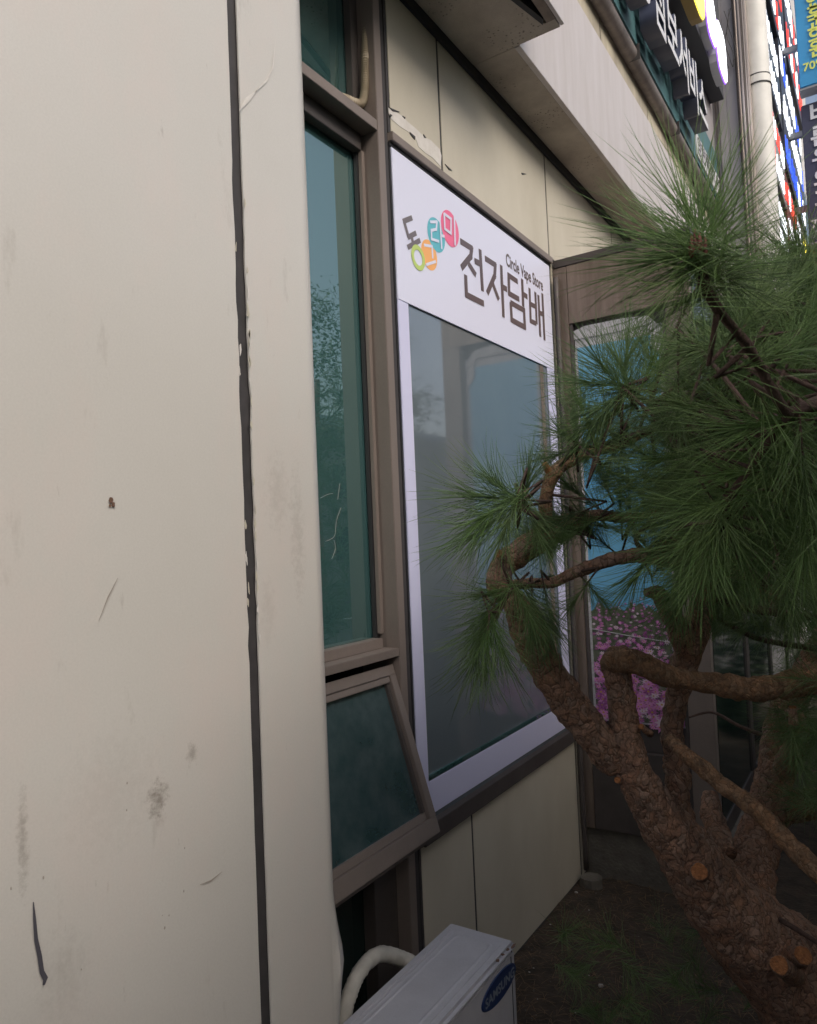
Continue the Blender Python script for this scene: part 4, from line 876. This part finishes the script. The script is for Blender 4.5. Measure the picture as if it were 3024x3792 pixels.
# ------------------------------------------------------------------ row of lit shop signs down the street
FB = empty('far_building', 'pale long building behind the pillar covered in lit signs', 'building', (-2, 20, 0))
bx('facade', 'far_wall', FB, -12, -1.08, 8.75, 21, 0, 14)
for k in range(4):
    for z in (.9, 4.2, 7.5):
        bx('window', 'glass_dark', FB, -1.09, -1.07, 9.6+k*2.8, 11.6+k*2.8, z, z+1.6)
def lit_sign(y0, y1, z0, z1, board, faces, label, x=-.80, rows_=1, dens=1.0, seed=0):
    random.seed(seed); o = empty('shop_sign', label, 'sign', (x, y0, z0), 'lit shop signs stacked along the far facade')
    bx('board', board, o, -1.06, x, y0, y1, z0, z1)
    H = (z1-z0)/rows_; y = y0+.1
    for r in range(rows_):
        y = y0+.08; h = H*.55; zb = z0+H*r+H*.22
        while y < y1-h*.8:
            bm = bmesh.new(); wv = h*.85; T_ = h*.11; X0, X1_ = x+.001, x+.008
            k = random.randint(0, 3)
            if k in (0, 2): box(bm, X0, X1_, y, y+wv*.55, zb+h*.55, zb+h*.55+T_)
            if k in (0, 1): box(bm, X0, X1_+.001, y, y+T_, zb+h*.2, zb+h*.9)
            if k in (1, 3): box(bm, X0, X1_, y+T_+.001, y+wv*.6, zb+h*.2, zb+h*.2+T_)
            if k in (2, 3): box(bm, X0, X1_+.002, y+wv*.25, y+wv*.25+T_, zb+h*.05, zb+h*.54)
            box(bm, X0, X1_+.003, y+wv*.7, y+wv*.7+T_, zb, zb+h)
            box(bm, X0, X1_, y, y+wv*.69, zb-T_*.3, zb+T_*.6)
            add('lit_letter', bm, random.choice(faces), o); y += wv*1.12
    return o
sg = [(8.9, 11.6, 8.1, 9.4, 'board_dark', ['em_white', 'em_white', 'em_red'], 'navy board with white and red lit letters highest behind pillar', 2),
 (11.9, 14.6, 8.6, 10.2, 'board_dark', ['em_white', 'em_white', 'em_red'], 'far high dark board with red lit letters', 2),
 (8.8, 10.3, 6.75, 7.7, 'board_dark', ['em_white'], 'dark blue board with white lit letters right of the pillar top', 2),
 (8.85, 10.2, 5.7, 6.5, 'board_grey', ['em_white', 'em_red', 'em_white'], 'grey board with white lit letters level with pillar band', 2),
 (10.5, 13.4, 6.4, 8.2, 'board_dark', ['em_white', 'em_white', 'em_white', 'em_blue'], 'long dark board with bluish white lit letters', 3),
 (8.85, 10.0, 4.85, 5.5, 'board_dark', ['em_white', 'em_white'], 'small dark board with red edged white letters beside pillar', 2),
 (10.2, 12.3, 5.3, 6.2, 'board_maroon', ['em_red', 'em_white', 'em_white'], 'maroon board with small red lit letters', 2),
 (12.5, 14.9, 5.0, 6.3, 'board_olive', ['em_yellow'], 'olive board with glowing yellow letters near the dark banner', 3),
 (8.9, 11.2, 3.95, 4.75, 'board_dark', ['em_white', 'em_white', 'em_white', 'em_blue'], 'dark board with dense white lit letters seen through the needles', 3),
 (11.4, 14, 3.9, 4.9, 'board_grey', ['em_white', 'em_red'], 'grey board with white and red lit letters far along', 3),
 (9.0, 10.6, 3.2, 3.85, 'board_olive', ['em_yellow'], 'low olive board with yellow lit letters behind the needles', 2),
 (10.8, 14.5, 2.9, 3.75, 'board_dark', ['em_magenta', 'em_blue', 'em_white', 'em_yellow', 'em_white'], 'multicoloured lit board with blue red and magenta letters lowest in the row', 4)]
for i, (a, b, c, d, m, f, l, r) in enumerate(sg): lit_sign(a, b, c, d, m, f, l, rows_=r, seed=50+i)
random.seed(5)
# projecting banners
def banner(name, label, y, px0, py_t, py_b, m, wdt=1.1, t=.22):
    a = at(px0[0], py_t, 1, y); b = at(px0[1], py_b, 1, y)
    o = empty(name, label, 'sign', (a.x, y, b.z)); x0 = (a.x+b.x)/2
    bx('face', m, o, x0, x0+wdt, y, y+t, b.z, a.z, bev=.01); bx('edge_frame', 'board_grey', o, x0-.012, x0+wdt+.012, y+.01, y+t+.01, b.z-.03, b.z-.002)
    for zz in (b.z+.25*(a.z-b.z), b.z+.8*(a.z-b.z)): bx('bracket', 'board_grey', o, -1.08, x0-.001, y+.08, y+.14, zz, zz+.08)
    return o, x0
o, x0 = banner('projecting_sign', 'blue vertical projecting sign with yellow Korean lettering', 11, (2925, 2956), -300, 330, 'ban_blue')
for ch, py in zip('비인후과의원', (-2, 46, 90, 136, 178, 226)):
    p = at(2962, py, 1, 11); text('letter', ch, .235, MY, (x0+.13, 10.985, p.z), 'ban_yellow', o, bold=.006)
p = at(2962, 272, 1, 11); text('phone_number', '709-8275', .15, MY, (x0+.05, 10.985, p.z), 'ban_yellow', o, bold=.003)
p = at(2962, 297, 1, 11); text('phone_number', '2', .13, MY, (x0+.24, 10.984, p.z-.02), 'white', o, bold=.003)
o, x0 = banner('projecting_sign', 'navy black vertical projecting sign with white Korean lettering', 11.2, (2961, 3000), 394, 898, 'ban_dark')
for ch, py in zip('바른유외과', (458, 545, 625, 705, 780)):
    p = at(2990, py, 1, 11.2); text('letter', ch, .30, MY, (x0+.09, 11.185, p.z), 'white', o, bold=.008)
p = at(2999, 850, 1, 11.2); text('phone_number', '709-7575', .16, MY, (x0+.03, 11.185, p.z), 'white', o, bold=.003)
p = at(2999, 890, 1, 11.2); text('letter', '서울', .14, MY, (x0+.04, 11.184, p.z), 'white', o, bold=.002)
o, x0 = banner('projecting_sign', 'ochre vertical projecting sign with red shapes below the dark one', 11.4, (2996, 3004), 902, 1250, 'ban_tan')
for k in range(3):
    p = at(3008, 975+k*90, 1, 11.4); add('red_print', prism([p+Vector((.04, -.02, 0)), p+Vector((.22, -.02, .1)), p+Vector((.26, -.02, -.05)), p+Vector((.1, -.02, -.16))], (0, .003, 0)), 'board_maroon', o)

# ------------------------------------------------------------------ across the street: unseen buildings and extra trees added for shade and reflections
def tower(x0, x1, y0, y1, h, m, label, sx=-1):
    o = empty('added_street_building', label, 'building', ((x0+x1)/2, (y0+y1)/2, 0)); bx('wall', m, o, x0, x1, y0, y1, -.1, h, bev=0)
    bx('parapet', 'far_wall', o, x0-.1, x1+.1, y0-.1, y1+.1, h+.001, h+.4, bev=0)
    n = int((y1-y0)/2.6)
    for k in range(n):
        for z in range(int(h/3)): bx('window', 'glass_dark', o, x0-.04, x0-.001, y0+.7+k*2.6, y0+2.3+k*2.6, 1+z*3, 2.6+z*3, bev=0)
tower(19, 30, -20, 2, 13, 'brick', 'unseen tan three storey building added across the street')
tower(21, 31, 3, 17, 6.2, 'far_wall', 'unseen pale low building added across the street behind trees')
tower(19, 30, 24, 40, 7.5, 'brick', 'unseen tan taller building added across the street farther along')
def leaf_tree(x, y, h, r, label, seed):
    random.seed(seed); o = empty('street_tree', label, 'tree', (x, y, 0), 'trees across the street')
    add('trunk', tube([((x, y, 0), .16), ((x+.1, y, h*.4), .12), ((x, y+.1, h*.75), .06)], 10, .5, rough=.1), 'bark', o, smooth=True)
    V = []; Fc = []; cl_ = []
    for k in range(90):
        a = random.uniform(0, 6.28); e = random.uniform(-.6, 1); q = r*random.uniform(.35, 1.08)
        cl_.append(Vector((x+q*cos(a)*math.sqrt(max(0, 1-e*e)), y+q*sin(a)*math.sqrt(max(0, 1-e*e)), h*.62+e*h*.38)))
    for c in cl_:
        for k in range(90):
            p = c+Vector((random.gauss(0, .2), random.gauss(0, .2), random.gauss(0, .22))); s = random.uniform(.04, .08); u = Vector((random.uniform(-1, 1), random.uniform(-1, 1), random.uniform(-1, 1))).normalized(); v = u.orthogonal().normalized()
            b = len(V); V += [p-u*s, p+v*s*.5, p+u*s, p-v*s*.5]; Fc.append((b, b+1, b+2, b+3))
    add('crown', (V, [], Fc), 'leaf', o, kind='stuff')
leaf_tree(7.5, 12.5, 7.3, 2.4, 'broad green street tree reflected in the teal window', 3)
leaf_tree(9.5, 8.6, 6.6, 2.3, 'second street tree added across the road from the shop sign', 4)
leaf_tree(14.5, 3.2, 7.4, 2.6, 'street tree added across the road opposite the column', 5)
leaf_tree(14.5, 17, 5.6, 2.2, 'farther street tree added across the road', 6)
leaf_tree(14.0, -4.5, 7.0, 2.5, 'street tree added across the road behind the camera', 8)
